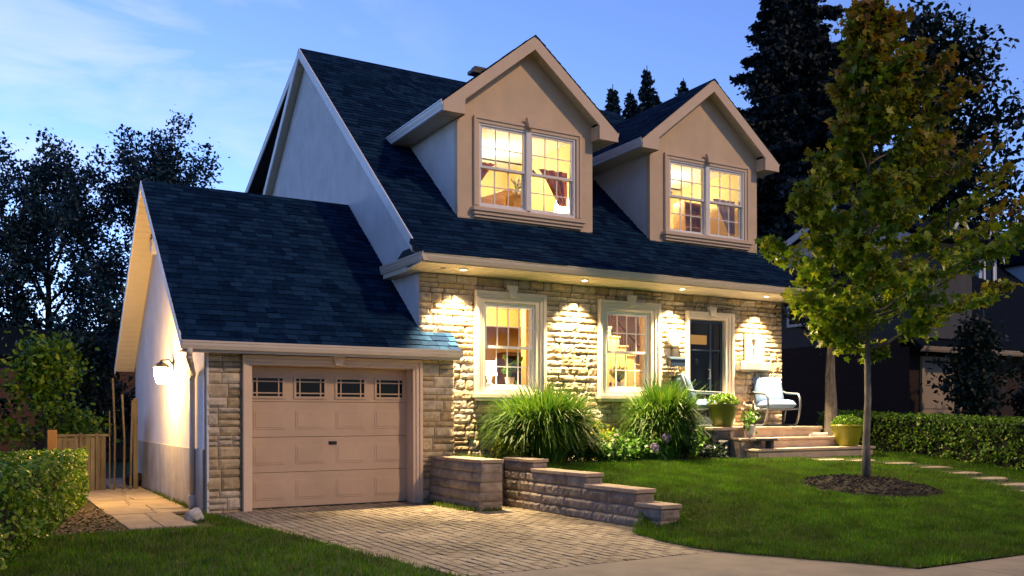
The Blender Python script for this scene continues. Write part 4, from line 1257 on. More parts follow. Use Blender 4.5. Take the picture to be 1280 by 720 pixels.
# ---- wall fittings
m = MB(); m.box(11.06, 11.42, -.20, -.07, 2.33, 2.46); m.prism([(11.05, -.07, 2.46), (11.05, -.21, 2.46), (11.05, -.19, 2.49), (11.05, -.07, 2.52)], (.38, 0, 0))
t = thing('mailbox', (11.24, -.05, 2.33), 'dark wall mailbox on the stone beside the front door', 'mailbox')
m.build('box', M['door_blue'], t, bevel=.006)
for x in (11.14, 11.34): MB().tube([(x, -.1, 2.34), (x, -.1, 2.24), (x, -.16, 2.23), (x, -.16, 2.27)], .008, 6).build('paper_hook', M['dark_metal'], t)
t = thing('wall_plaque', (11.23, -.07, 2.88), 'round white plaque on the stone between window and door', 'plaque')
m = MB(); n = 28
m.prism([(11.23 + .165 * cos(2 * pi * k / n), -.07, 2.88 + .165 * sin(2 * pi * k / n)) for k in range(n)], (0, -.03, 0)); m.build('disc', M['white'], t, bevel=.006)
m = MB(); m.tube([(11.23 + .15 * cos(2 * pi * k / n), -.105, 2.88 + .15 * sin(2 * pi * k / n)) for k in range(n + 1)], .009, 6); m.build('rim', M['gutter'], t)

# ---- downlights in the soffit
def lamp(name, kind, loc, power, color, size=.05, spot=None, blend=.5, rot=None, parent=None):
    d = bpy.data.lights.new(name, kind); d.energy = power; d.color = color
    d.shadow_soft_size = size
    if kind == 'SPOT': d.spot_size = radians(spot); d.spot_blend = blend
    o = bpy.data.objects.new(name, d); COL.objects.link(o); o.location = loc
    if rot: o.rotation_euler = rot
    return o
DLX = [(6.58, 'soffit downlight above the bare stone at the left house corner'), (8.97, 'soffit downlight above the stone between the two tall windows'),
       (11.20, 'soffit downlight above the round plaque'), (13.38, 'soffit downlight above the small window right of the door')]
for x, lb in DLX:
    y = -.36; zl = ZS + .032
    t = thing('downlight', (x, y, zl), lb, 'downlight', 'downlights in the soffit')
    MB().lathe([(.075, .004), (.075, -.010), (.05, -.012), (.048, .004)], (x, y, zl), 20).build('trim_ring', M['white'], t, smooth=True)
    MB().lathe([(.046, -.004), (.02, -.012)], (x, y, zl), 16).build('lens', M['lens'], t)
    lamp('downlight_beam', 'SPOT', (x, y, ZS - .0), 640, (1.0, .72, .40), .03, 86, .7, (radians(2), 0, 0))
    lamp('downlight_spill', 'SPOT', (x, y, ZS - .0), 420, (1.0, .72, .38), .03, 120, .8, (radians(-46), 0, 0))

# ---- wall lantern on the garage side
LX, LY, LZ = 2.36, 2.30, 2.10
t = thing('wall_lantern', (GX0, LY, LZ), 'glowing wall lantern on the garage side wall', 'wall lamp')
m = MB(); m.prism([(GX0, LY + .07 * cos(k * pi / 8), LZ + .14 + .10 * sin(k * pi / 8)) for k in range(16)], (-.02, 0, 0)); m.build('wall_plate', M['dark_metal'], t)
m = MB(); m.tube([(GX0 - .02, LY, LZ + .16), (GX0 - .08, LY, LZ + .24), (LX, LY, LZ + .22), (LX, LY, LZ + .16)], .012, 8); m.build('arm', M['dark_metal'], t)
MB().lathe([(.14, .10), (.11, .15), (.03, .19), (.012, .22)], (LX, LY, LZ), 8).build('hood', M['dark_metal'], t)
MB().lathe([(.04, -.17), (.08, -.14), (.11, -.03), (.115, .06), (.10, .10)], (LX, LY, LZ), 16).build('lamp_glass', M['lamp_warm'], t, smooth=True)
lamp('lantern_light', 'POINT', (LX - .24, LY - .10, LZ - .02), 120, (1.0, .52, .12), .10)
# little floodlight box high on the garage gable
t = thing('flood_fixture', (GX0, 4.04, 4.4), 'small white box fixture high on the garage gable', 'light fixture')
MB().box(GX0 - .10, GX0, 3.92, 4.12, 4.36, 4.62).build('housing', M['white'], t, bevel=.01)
MB().box(GX0 - .115, GX0 - .101, 3.95, 4.09, 4.40, 4.50).build('lens', M['ceil_in'], t)

# ================================================================== INTERIORS
WARM = (1.0, .66, .27)
lamp('room_light', 'POINT', (8.4, 2.0, 3.3), 66, WARM, .12)
lamp('room_light', 'POINT', (11.1, 1.0, 3.35), 66, WARM, .12)
lamp('hall_light', 'POINT', (12.5, 1.0, 3.3), 1.5, WARM, .1)
lamp('room_light', 'POINT', (13.4, 1.0, 3.2), 25, WARM, .1)
for d in DORM:
    xm = (d['l'] + d['r']) / 2
    lamp('bedroom_light', 'POINT', (xm + .2, 2.2, 6.2), 34, (1.0, .82, .46), .15)
# left ground floor room
t = thing('bookcase', (9.85, 3.7, FLOOR), 'dark glazed bookcase seen through the left tall window', 'bookcase')
m = MB(); m.box(9.55, 10.15, 3.5, 3.9, FLOOR, 2.78); m.build('carcass', M['wood_dark'], t, bevel=.01)
m = MB()
for k in range(2):
    for j in range(4): m.box(9.58 + k * .28, 9.84 + k * .28, 3.48, 3.498, FLOOR + .1 + j * .37, FLOOR + .42 + j * .37)
m.build('door_pane', M['glass_dark'], t)
t = thing('side_table', (8.2, 1.0, FLOOR), 'white table behind the left tall window', 'table')
MB().box(7.5, 8.85, .75, 1.25, 1.90, 1.94).build('tabletop', M['white'], t, bevel=.006)
for (x, y) in ((7.55, .8), (8.8, .8), (7.55, 1.2), (8.8, 1.2)): MB().box(x - .025, x + .025, y - .025, y + .025, FLOOR, 1.899).build('leg', M['white'], t)
t = thing('table_lamp', (7.83, 1.05, 1.94), 'lit white table lamp on the white table, in the left tall window', 'table lamp')
MB().lathe([(.06, 0), (.07, .03), (.03, .08), (.05, .16), (.015, .22)], (7.83, 1.05, 1.942), 20).build('base', M['pot_white'], t, smooth=True)
MB().lathe([(.15, .2), (.10, .46), (.09, .46), (.14, .2)], (7.83, 1.05, 1.94), 24).build('lamp_shade', M['lamp_soft'], t, smooth=True)
def house_plant(loc, r, h, n, leaf, label, potm, fol):
    t = thing('house_plant', loc, label, 'house plant')
    MB().lathe([(r * .7, 0), (r, h), (r * .9, h)], loc, 20).build('pot', potm, t, smooth=True)
    m = MB(); C = []; A = []
    for k in range(n):
        a = random.random() * 2 * pi; q = random.uniform(.3, 1)
        e = (loc[0] + cos(a) * leaf * q, loc[1] + sin(a) * leaf * q * .6, loc[2] + h + leaf * random.uniform(.5, 1.5))
        mid = ((loc[0] + e[0]) / 2, (loc[1] + e[1]) / 2, loc[2] + h + (e[2] - loc[2] - h) * .65)
        m.tube([(loc[0], loc[1], loc[2] + h - .02), mid, e], .005, 4)
        for j in range(4):
            C.append(np.array(mid) * (1 - j / 3) + np.array(e) * (j / 3)); A.append(np.array(e) - np.array(mid))
    m.build('stem', M['shrub_leaf'], t)
    A = np.array(A); A /= np.linalg.norm(A, axis=1)[:, None]
    V, F = leaf_geo(np.array(C), leaf * .45, OVAL, along=A, alongw=.7); np_mesh('foliage', V, F, fol, t)
random.seed(4)
house_plant((8.2, .95, 1.942), .09, .16, 16, .26, 'leafy pot plant on the white table in the left tall window', M['pot_white'], M['shrub_leaf'])
house_plant((10.30, .42, 1.885), .10, .14, 34, .20, 'bushy yellow green plant on the sill of the right tall window', M['pot_white'], M['lime_leaf'])
MB().box(9.72, 10.65, .27, .6, 1.845, 1.88).build('window_seat', M['white'], H)
m = MB()
for k in range(4):
    x = 9.84 + .13 * k
    t = thing('ornament', (x, .42, 1.88), 'small dark ornament in the row on the sill of the right tall window', 'ornament', 'dark ornaments on the sill')
    m = MB(); m.lathe([(.035, 0), (.045, .05), (.02, .09), (.03, .12 - .02 * (k % 2)), (.01, .15 - .02 * (k % 2))], (x, .42, 1.881), 12); m.build('figure', M['wood_dark'], t, smooth=True)
# staircase across the right tall window
t = thing('staircase', (11.8, 2.0, FLOOR), 'cream staircase with dark balusters seen through the right tall window', 'staircase')
m = MB(); bal = MB()
for k in range(12):
    x1 = 13.0 - .21 * k; zt = FLOOR + .19 + .185 * k
    m.box(x1 - .20, x1, 1.5, 2.3, FLOOR, zt - .03); m.box(x1 - .23, x1 + .0, 1.46, 2.3, zt - .028, zt)
m.build('step', M['wall_yellow'], t)
for k in range(12):
    x1 = 13.0 - .21 * k; zt = FLOOR + .19 + .185 * k
    for j in (.03, .10, .17): bal.box(x1 - j - .012, x1 - j + .012, 2.24, 2.264, zt + .001, min(zt + .85, 3.6))
bal.prism([(13.0, 2.21, FLOOR + 1.04), (11.4, 2.21, FLOOR + 2.44), (11.4, 2.21, FLOOR + 2.448), (13.0, 2.21, FLOOR + 1.10)], (0, .08, 0))
bal.build('balustrade', M['wood_dark'], t)
m = MB(); m.box(11.5, 12.5, 2.7, 2.75, 2.4, 3.61)
tag(m.build('wall_panel', M['wood_dark']), 'dark panelled wall behind the staircase in the right tall window', 'wall panel')
# bedrooms
def curtain(x0, x1, zt, zb, y, side, mt, label, sweep=.35):
    n = 24; vs = []; fs = []; R = 10
    for j in range(R + 1):
        v = j / R; z = lerp(zt, zb, v)
        for i in range(n + 1):
            u = i / n
            w = (x1 - x0) * (1 - sweep * 0.0) * (1 - .72 * v ** .8)
            x = (x0 + w * u) if side < 0 else (x1 - w * u)
            zz = z - .18 * (1 - u) * (1 - v) * 0 + .28 * (u) * v * .0
            vs.append((x, y + .025 * sin(u * 22) * (1 - .4 * v), zz))
    for j in range(R):
        for i in range(n):
            q = j * (n + 1) + i; fs.append((q, q + 1, q + n + 2, q + n + 1))
    o = MB().add(vs, fs).build('curtain', mt, smooth=True)
    s_ = o.modifiers.new('solid', 'SOLIDIFY'); s_.thickness = .006
    tag(o, label, 'curtain', 'tied back bedroom curtains')
YCU = YD + .25
curtain(7.40, 7.85, 5.95, 5.55, YCU, -1, M['curtain_red'], 'terracotta tied curtain at the left side of the left dormer window')
curtain(8.75, 9.40, 6.0, 5.35, YCU, 1, M['curtain_red'], 'terracotta tied curtain at the right side of the left dormer window')
curtain(11.68, 11.98, 5.95, 5.55, YCU, -1, M['curtain_grey'], 'dusty pink tied curtain at the left side of the right dormer window')
curtain(13.05, 13.68, 5.95, 5.25, YCU, 1, M['curtain_grey'], 'dusty pink tied curtain at the right side of the right dormer window')
t = thing('dresser', (8.4, 1.6, 4.35), 'honey wood bed headboard low in the left dormer window', 'headboard')
MB().prism([(7.7, 1.6, 4.4), (8.95, 1.6, 4.4), (8.95, 1.6, 5.74), (8.6, 1.6, 5.78), (7.7, 1.6, 5.42)], (0, .08, 0)).build('panel', M['wood'], t, bevel=.01)
t.name = 'headboard'
t = thing('bedside_lamp', (9.4, 1.0, 5.12), 'lit bedside lamp low in the left dormer window', 'table lamp')
MB().lathe([(.07, 0), (.03, .06), (.03, .2)], (9.4, 1.0, 5.12), 16).build('base', M['pot_white'], t, smooth=True)
MB().lathe([(.16, .18), (.12, .42), (.11, .42), (.15, .18)], (9.4, 1.0, 5.12), 24).build('lamp_shade', M['lamp_soft'], t, smooth=True)
t = thing('nightstand', (9.4, 1.0, 4.35), 'wooden nightstand under the lit lamp in the left dormer', 'nightstand')
MB().box(9.18, 9.64, .8, 1.25, 4.38, 5.118).build('cabinet', M['wood'], t, bevel=.01)
house_plant((8.5, 1.2, 5.52), .07, .12, 14, .16, 'flowering plant in the middle of the left dormer window', M['pot_white'], M['petal_white'])
MB().box(8.35, 8.65, 1.05, 1.35, 4.36, 5.518).build('plant_stand', M['wood'], H)
t = thing('shelf_unit', (13.3, 1.8, 4.35), 'honey wood shelf unit in the middle of the right dormer window', 'shelf unit')
m = MB(); m.box(12.95, 12.99, 1.6, 1.95, 4.36, 6.05); m.box(13.61, 13.65, 1.6, 1.95, 4.36, 6.05)
for k in range(6): m.box(12.99, 13.61, 1.6, 1.95, 4.7 + k * .26, 4.73 + k * .26)
m.box(12.95, 13.65, 1.951, 1.97, 4.36, 6.05); m.build('shelf', M['wood'], t)

# ================================================================== PLANTING BY THE HOUSE
def reed_clump(name, c, rad, h, n, label, lean=(0, 0)):
    """fountain grass: many arching flat blades"""
    V = []; F = []; k = 6
    for i in range(n):
        a = random.random() * 2 * pi; q = random.random() ** .5
        bx, by = c[0] + cos(a) * rad * .38 * q, c[1] + sin(a) * rad * .38 * q
        L = h * random.uniform(.8, 1.45); a2 = a + random.gauss(0, .5)
        out = rad * random.uniform(.35, 1.05) * (.35 + .65 * q)
        w = random.uniform(.010, .022); sw = random.gauss(0, .16)
        droop = random.uniform(.45, 1.5) * (.3 + .7 * q)
        sx, sy = -sin(a2), cos(a2)
        base = len(V)
        for j in range(k):
            s = j / (k - 1)
            r = out * s ** 1.5
            z = L * (s * 1.05 - droop * .62 * s ** 3.2)
            ww = w * (1 - s ** 2) + .0015
            x, y = bx + cos(a2) * r + sx * sw * s * s, by + sin(a2) * r + sy * sw * s * s
            V.append((x - sx * ww, y - sy * ww, c[2] + z)); V.append((x + sx * ww, y + sy * ww, c[2] + z))
        for j in range(k - 1):
            q0 = base + 2 * j; F.append((q0, q0 + 1, q0 + 3, q0 + 2))
    o = np_mesh(name, V, F, M['reed'])
    return tag(o, label, 'ornamental grass', 'fountain grass clumps by the front wall')
random.seed(31)
reed_clump('fountain_grass', (7.72, -.98, .60), .95, 1.12, 5200, 'large arching grass clump below the left tall window', )
reed_clump('fountain_grass', (10.22, -.98, .60), .70, 1.24, 4400, 'upright arching grass clump between the right tall window and the porch')
def shrub(name, c, r, h, n, leaf, fm, label, flowers=0, fmat=None, cat='shrub', shape=OVAL):
    t = thing(name, c, label, cat, 'leafy perennials in the front bed')
    m = MB(); C = []; B = []
    ns = 26
    for k in range(ns):
        a = random.random() * 2 * pi; q = random.random() ** .5; hh = h * random.uniform(.6, 1.1) * (1 - .35 * q)
        e = Vector((c[0] + cos(a) * r * q, c[1] + sin(a) * r * q, c[2] + hh)); b = Vector((c[0] + cos(a) * r * q * .4, c[1] + sin(a) * r * q * .4, c[2]))
        m.tube([b, b.lerp(e, .5) + Vector((0, 0, .05)), e], .006, 4)
        for j in range(n // ns):
            s = random.uniform(.15, 1.05); p = b.lerp(e, s)
            C.append((p.x + random.gauss(0, .05), p.y + random.gauss(0, .05), p.z + random.gauss(0, .035)))
    m.build('stem', M['shrub_leaf'], t)
    bi = np.tile(np.array([[0, -.25, .7]]), (len(C), 1))
    V, F = leaf_geo(np.array(C), leaf, shape, bias=bi); np_mesh('foliage', V, F, fm, t)
    if flowers:
        for k in range(flowers):
            a = random.random() * 2 * pi; q = random.random() ** .5
            p = np.array([c[0] + cos(a) * r * q, c[1] - abs(sin(a)) * r * q, c[2] + h * random.uniform(.6, 1.1)])
            V, F = leaf_geo(p + rng.normal(size=(9, 3)) * .025, .05, OVAL); np_mesh('flower', V, F, fmat, t)
    return t
random.seed(41)
shrub('perennial', (8.55, -.80, .6), .40, .85, 900, .09, M['shrub_leaf'], 'leafy green perennial with white blooms right of the left grass clump', 9, M['petal_white'])
shrub('perennial', (9.15, -.62, .6), .42, .68, 800, .08, M['lime_leaf'], 'lime yellow leafy perennial between the two grass clumps')
shrub('perennial', (8.95, -1.22, .6), .36, .48, 700, .085, M['shrub_leaf'], 'low green perennial with pale pink flowers at the lawn edge', 3, M['petal_white'])
shrub('perennial', (9.55, -1.12, .6), .34, .55, 700, .085, M['shrub_leaf'], 'dark green perennial beside the lilac hydrangea')
shrub('perennial', (7.05, -1.05, .62), .34, .55, 620, .08, M['lime_leaf'], 'yellow green leafy perennial at the retaining wall corner')
shrub('perennial', (11.02, -.75, .6), .30, .78, 700, .09, M['shrub_leaf'], 'green perennial between the right grass clump and the porch')
shrub('perennial', (11.1, -1.30, .58), .22, .34, 320, .07, M['leaf_dark'], 'low dark perennial at the porch corner', 2, M['petal_white'])
t = thing('hydrangea', (9.72, -1.42, .6), 'small hydrangea with a lilac flower head before the right grass clump', 'shrub')
m = MB()
for k in range(6):
    a = k * 1.05; m.tube([(9.72, -1.42, .6), (9.72 + .1 * cos(a), -1.42 + .1 * sin(a), .9), (9.72 + .2 * cos(a), -1.42 + .12 * sin(a), 1.0)], .006, 4)
m.build('stem', M['shrub_leaf'], t)
C = np.array([(9.72, -1.40, .82)]) + rng.normal(size=(160, 3)) * np.array([.14, .10, .11]); V, F = leaf_geo(C, .09, OVAL); np_mesh('foliage', V, F, M['shrub_leaf'], t)
for (dx, dy, dzz) in ((.13, -.10, .42), (-.12, -.08, .25)):
    d = rng.normal(size=(160, 3)); d /= np.linalg.norm(d, axis=1)[:, None]
    V, F = leaf_geo(np.array([9.72 + dx, -1.42 + dy, .6 + dzz]) + d * .075, .035, OVAL, bias=d); np_mesh('flower', V, F, M['petal_lilac'], t)
# weeds along the planter foot and in the planter
def tufts(name, pts, n, h, m, kind='stuff'):
    V = []; F = []
    for (x, y, z) in pts:
        for i in range(n):
            a = random.random() * 2 * pi; L = h * random.uniform(.5, 1.2); o = L * random.uniform(.2, .8); w = .006
            x0, y0 = x + random.gauss(0, .05), y + random.gauss(0, .05); b = len(V)
            sx, sy = -sin(a) * w, cos(a) * w
            V += [(x0 - sx, y0 - sy, z), (x0 + sx, y0 + sy, z), (x0 + cos(a) * o, y0 + sin(a) * o, z + L)]; F.append((b, b + 1, b + 2))
    return tag(np_mesh(name, V, F, m), kind=kind)
tufts('weeds', [(random.gauss(5.98, .05), random.uniform(-1.9, -.3), .01) for _ in range(60)] + [(random.uniform(6.1, 6.35), -1.98, .01) for _ in range(6)], 22, .07, M['weed'])
tufts('bed_grass', [(random.uniform(6.36, 6.85), random.uniform(-1.2, -.2), .62) for _ in range(60)], 24, .16, M['weed'])

# ================================================================== GRASS
def blades(name, P, h, w, m):
    P = np.asarray(P); n = len(P)
    a = rng.random(n) * 2 * pi; L = h * (0.5 + rng.random(n) * .8); o = L * (.1 + .7 * rng.random(n)); w_ = w * (.6 + .8 * rng.random(n))
    b = a + pi / 2 + rng.normal(size=n) * .6
    sx, sy = np.cos(b) * w_, np.sin(b) * w_
    A = P + np.stack([-sx, -sy, np.zeros(n)], 1); B = P + np.stack([sx, sy, np.zeros(n)], 1)
    T = P + np.stack([np.cos(a) * o, np.sin(a) * o, L], 1)
    V = np.stack([A, B, T], 1).reshape(-1, 3); F = np.arange(3 * n).reshape(n, 3)
    return tag(np_mesh(name, V, F, m), kind='stuff')
def scatter(n, x0, x1, y0, y1, ok, zf):
    out = []
    while len(out) < n:
        x, y = random.uniform(x0, x1), random.uniform(y0, y1)
        if ok(x, y): out.append((x, y, zf(x, y) - .006))
    return out
MUL = (10.98, -4.75, 1.0)
def lawn_ok(x, y):
    e = edge_x(y) if y < -4.72 else 7.1
    if x < e - .03 + .05 * nz3(x * 6, y * 6, 1): return False
    if 14.9 > x > 11.3 and y > -1.78: return False
    if ((x - MUL[0]) / MUL[2]) ** 2 + ((y - MUL[1]) / (MUL[2] * .92)) ** 2 < 1 + .15 * nz3(x * 5, y * 5, 3): return False
    for (px, py) in PATH:
        if abs(x - px) < .40 and abs(y - py) < .27: return False
    return True
random.seed(51)
blades('grass', scatter(190000, 6.15, 16.5, -8.33, -1.55, lambda x, y: lawn_ok(x, y) and random.random() < 1.15 - (x - 6) * .05, lawn_z), .055, .0045, M['grass'])
def left_ok(x, y):
    if x > DL(y) + .04 * nz3(x * 6, y * 6, 1): return False
    if y > -1.9 and x < 2.35: return False
    return not (y > -.3)
blades('grass', scatter(60000, -3.2, 3.5, -7.2, -.2, left_ok, lawn_left_z), .06, .0045, M['grass'])

# mulch ring
random.seed(61)
n = 48; vs = [(MUL[0], MUL[1], lawn_z(MUL[0], MUL[1]) + .10)]; fs = []
R_ = 5
for j in range(1, R_ + 1):
    for k in range(n):
        a = 2 * pi * k / n; r = MUL[2] * j / R_ * (1 + .06 * nz3(cos(a) * 2, sin(a) * 2, 5)); x, y = MUL[0] + r * cos(a), MUL[1] + r * .92 * sin(a)
        vs.append((x, y, lawn_z(x, y) + .11 * (1 - (j / R_) ** 2) + (.012 if j < R_ else -.02) + .02 * nz3(x * 8, y * 8, 2)))
for k in range(n):
    fs.append((0, 1 + k, 1 + (k + 1) % n))
for j in range(R_ - 1):
    for k in range(n):
        a, b = 1 + j * n + k, 1 + j * n + (k + 1) % n; fs.append((a, a + n, b + n, b))
mo = MB().add(vs, fs)
for i in range(1500):
    a = random.random() * 2 * pi; q = random.random() ** .5 * 1.0; x, y = MUL[0] + q * MUL[2] * cos(a), MUL[1] + q * MUL[2] * .92 * sin(a)
    z = lawn_z(x, y) + .11 * (1 - q * q) + .02
    d = Vector((random.gauss(0, 1), random.gauss(0, 1), random.gauss(0, .5))).normalized() * random.uniform(.02, .055); s = d.orthogonal().normalized() * .009
    c = Vector((x, y, z)); mo.add([c - d - s, c - d + s, c + d + s, c + d - s], [(0, 1, 2, 3)])
tag(mo.build('mulch', M['mulch']), kind='stuff')
# leaf litter by the side path
C = [(random.uniform(.55, 1.34), random.uniform(-1.9, 1.2), .02 + random.random() * .015) for _ in range(1600)]
C = [c for c in C if c[0] > .3 + (c[1] + 3) * .18]
V, F = leaf_geo(np.array(C), .05, OVAL, bias=np.tile([[0, 0, 2.0]], (len(C), 1))); tag(np_mesh('leaf_litter', V, F, M['gravel']), kind='stuff')

# ================================================================== HEDGES
def hedge(name, p0, p1, w, h, z, n, label, leaf=.055):
    """clipped hedge from p0 to p1 (ground xy), width w"""
    P0, P1 = Vector((p0[0], p0[1], z[0])), Vector((p1[0], p1[1], z[1])); d = (P1 - P0); L = d.length; d.normalize()
    s = Vector((-d.y, d.x, 0)).normalized()
    t = thing(name, P0.lerp(P1, .5), label, 'hedge')
    a, b = w / 2 - .10, h - .10
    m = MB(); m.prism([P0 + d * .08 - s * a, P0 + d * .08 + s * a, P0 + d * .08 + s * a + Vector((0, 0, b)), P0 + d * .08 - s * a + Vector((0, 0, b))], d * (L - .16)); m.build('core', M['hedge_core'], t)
    area = np.array([L * w, L * h, L * h, w * h, w * h]); pr = area / area.sum()
    C = []; B = []
    f = rng.choice(5, size=n, p=pr)
    for k in f:
        u, v = random.random(), random.random()
        if k == 0: lx, ly, lz, nn = u * L, (v - .5) * w, h, Vector((0, 0, 1))
        elif k == 1: lx, ly, lz, nn = u * L, -w / 2, v * h, -s
        elif k == 2: lx, ly, lz, nn = u * L, w / 2, v * h, s
        elif k == 3: lx, ly, lz, nn = 0, (u - .5) * w, v * h, -d
        else: lx, ly, lz, nn = L, (u - .5) * w, v * h, d
        p = P0 + d * lx + s * ly + Vector((0, 0, lz))
        nv_ = noise.noise(p * 3.0) * .07 + noise.noise(p * 9.0) * .05
        dens = noise.noise(p * 5.0 + Vector((9, 0, 0)))
        if dens < -.28 and random.random() < .75: continue
        p = p + nn * (nv_ - random.random() ** 2 * .10)
        # rounded shoulders
        C.append(p); B.append(nn * .6 + Vector((0, 0, .25)))
    V, F = leaf_geo(np.array([tuple(c) for c in C]), leaf, OVAL, bias=np.array([tuple(b_) for b_ in B]))
    np_mesh('foliage', V, F, M['hedge_leaf'], t)
random.seed(71)
hedge('clipped_hedge', (.82, 2.75), (-.52, -4.6), .95, .86, (0, 0), 15000, 'clipped green hedge by the side path, left of the garage', .06)
hedge('clipped_hedge', (16.3, .5), (16.0, -6.5), .95, .93, (.55, .28), 17000, 'clipped green hedge along the neighbouring driveway, right of the lawn', .065)

# ================================================================== FENCE, GATE and small things at the side
random.seed(81)
t = thing('garden_fence', (.9, 5.0, 0), 'weathered board fence with a thick brown post, behind the left hedge', 'fence')
m = MB(); x = .98
while x < 1.80:
    w = random.uniform(.085, .10); m.box(x, x + w - .008, 5.0, 5.02, .02, 1.02 + random.uniform(-.015, .015)); x += w
m.build('board', M['fence'], t)
MB().box(.98, 1.84, 4.965, 4.999, 1.03, 1.075).build('top_rail', M['fence'], t)
for x in (1.35, 1.62):
    MB().box(x, x + .045, 4.95, 4.998, .02, 1.10).build('batten', M['fence'], t)
MB().box(.82, .98, 4.92, 5.08, 0, 1.16).build('post', M['fence_post'], t, bevel=.01)
t = thing('side_gate', (1.85, 5.0, 0), 'tall weathered wooden gate standing ajar beside the garage', 'gate')
m = MB()
for k in range(7):
    a, b = k / 7, (k + .9) / 7
    p = [Vector((1.86 + .10 * q, 5.05 + .9 * q, .06)) for q in (a, b)]
    m.prism([p[0], p[1], p[1] + Vector((0, 0, 1.35 + .1 * random.random())), p[0] + Vector((0, 0, 1.35 + .1 * random.random()))], (.02, 0, 0))
m.build('board', M['fence'], t)
m = MB(); m.box(2.28, 2.36, 5.0, 5.08, 0, 1.75); m.build('post', M['fence'], t)
for (x, y, h, lb) in ((1.93, 4.9, 2.12, 'tallest thin pale stake standing by the side gate'), (2.10, 4.95, 1.82, 'shorter pale stake leaning near the side gate'), (2.2, 4.8, 1.7, 'shortest pale stake against the garage end of the gate')):
    o = MB(); o.tube([(x, y, 0), (x + .02, y + .02, h * .5), (x + random.uniform(-.06, .06), y + .03, h)], .02, 8)
    tag(o.build('garden_stake', M['fence']), lb, 'stake')
o = MB(); o.blob((2.40, 5.9, .14), .17, 3, .5, 10, (1, 1, .85)); tag(o.build('garden_bag', M['black'], smooth=True), 'small black bag on the side path by the garage wall', 'bag')
o = MB(); o.blob((2.24, -1.10, .085), .105, 8, .4, 10, (1.1, 1, .85)); tag(o.build('garden_rock', M['rock'], smooth=True), 'pale round rock at the garage corner below the downspout', 'rock')
tufts('weeds', [(GX0 - .06 + random.gauss(0, .03), random.uniform(-.6, 4), .012) for _ in range(40)] + [(2.35 + random.gauss(0, .08), -1.05 + random.gauss(0, .08), .012) for _ in range(8)], 16, .08, M['weed'])

# ================================================================== TREES
def tree(name, base, label, trunk, trunk_r, limbs, leaf, leafm, per, spread=.7, group=None, up=.15, nchild=5, shape=OVAL, llen=2.5, maxlev=2, sig=.25, z0=.35, barkm='bark_dark', lens=None, cat='tree', shrink=.55, angle=(.35, .9), tint=None):
    t = thing(name, base, label, cat, group)
    m = MB(); out = []
    b = Vector(base); top = b + Vector((0, 0, trunk))
    pts = [b.lerp(top, k / 6) + Vector((nz3(k, base[0], 1) * .04 * trunk * (k > 0) * .4, nz3(k, base[1], 2) * .04 * trunk * (k > 0) * .4, 0)) for k in range(7)]
    m.tube(pts, [trunk_r * (1.25 if k == 0 else 1 - .8 * k / 6) for k in range(7)], 10, cap=False)
    for i in range(limbs):
        f = lerp(z0, 1.0, (i + random.random() * .6) / limbs); p = pts[min(int(f * 6), 5)].lerp(pts[min(int(f * 6), 5) + 1], f * 6 - min(int(f * 6), 5))
        a = i * 2.4 + random.random() * .5; el = lerp(angle[0], angle[1], (f - z0) / (1 - z0 + 1e-6)) * pi / 2
        d = Vector((cos(a) * cos(el), sin(a) * cos(el), sin(el)))
        L = llen * (lens((f - z0) / (1 - z0)) if lens else (1 - .5 * f)) * random.uniform(.8, 1.2)
        grow(m, p, d, L, trunk_r * .42 * (1 - .5 * f), 1, maxlev, out, spread, nchild, up, 5, .16, shrink)
    m.build('trunk', M[barkm], t)
    C = []; T = []
    for (p, d, s) in out:
        for k in range(per):
            C.append((p.x + random.gauss(0, sig), p.y + random.gauss(0, sig), p.z + random.gauss(0, sig * .8) - sig * .1))
            T.append(0.0 if tint is None else tint(p, s))
    C = np.array(C); V, F = leaf_geo(C, leaf, shape, bias=np.tile([[0, 0, .5]], (len(C), 1)))
    np_mesh('crown', V, F, leafm, t, attr=np.repeat(np.array(T), len(shape)) if tint is not None else None)
    return t, len(C)

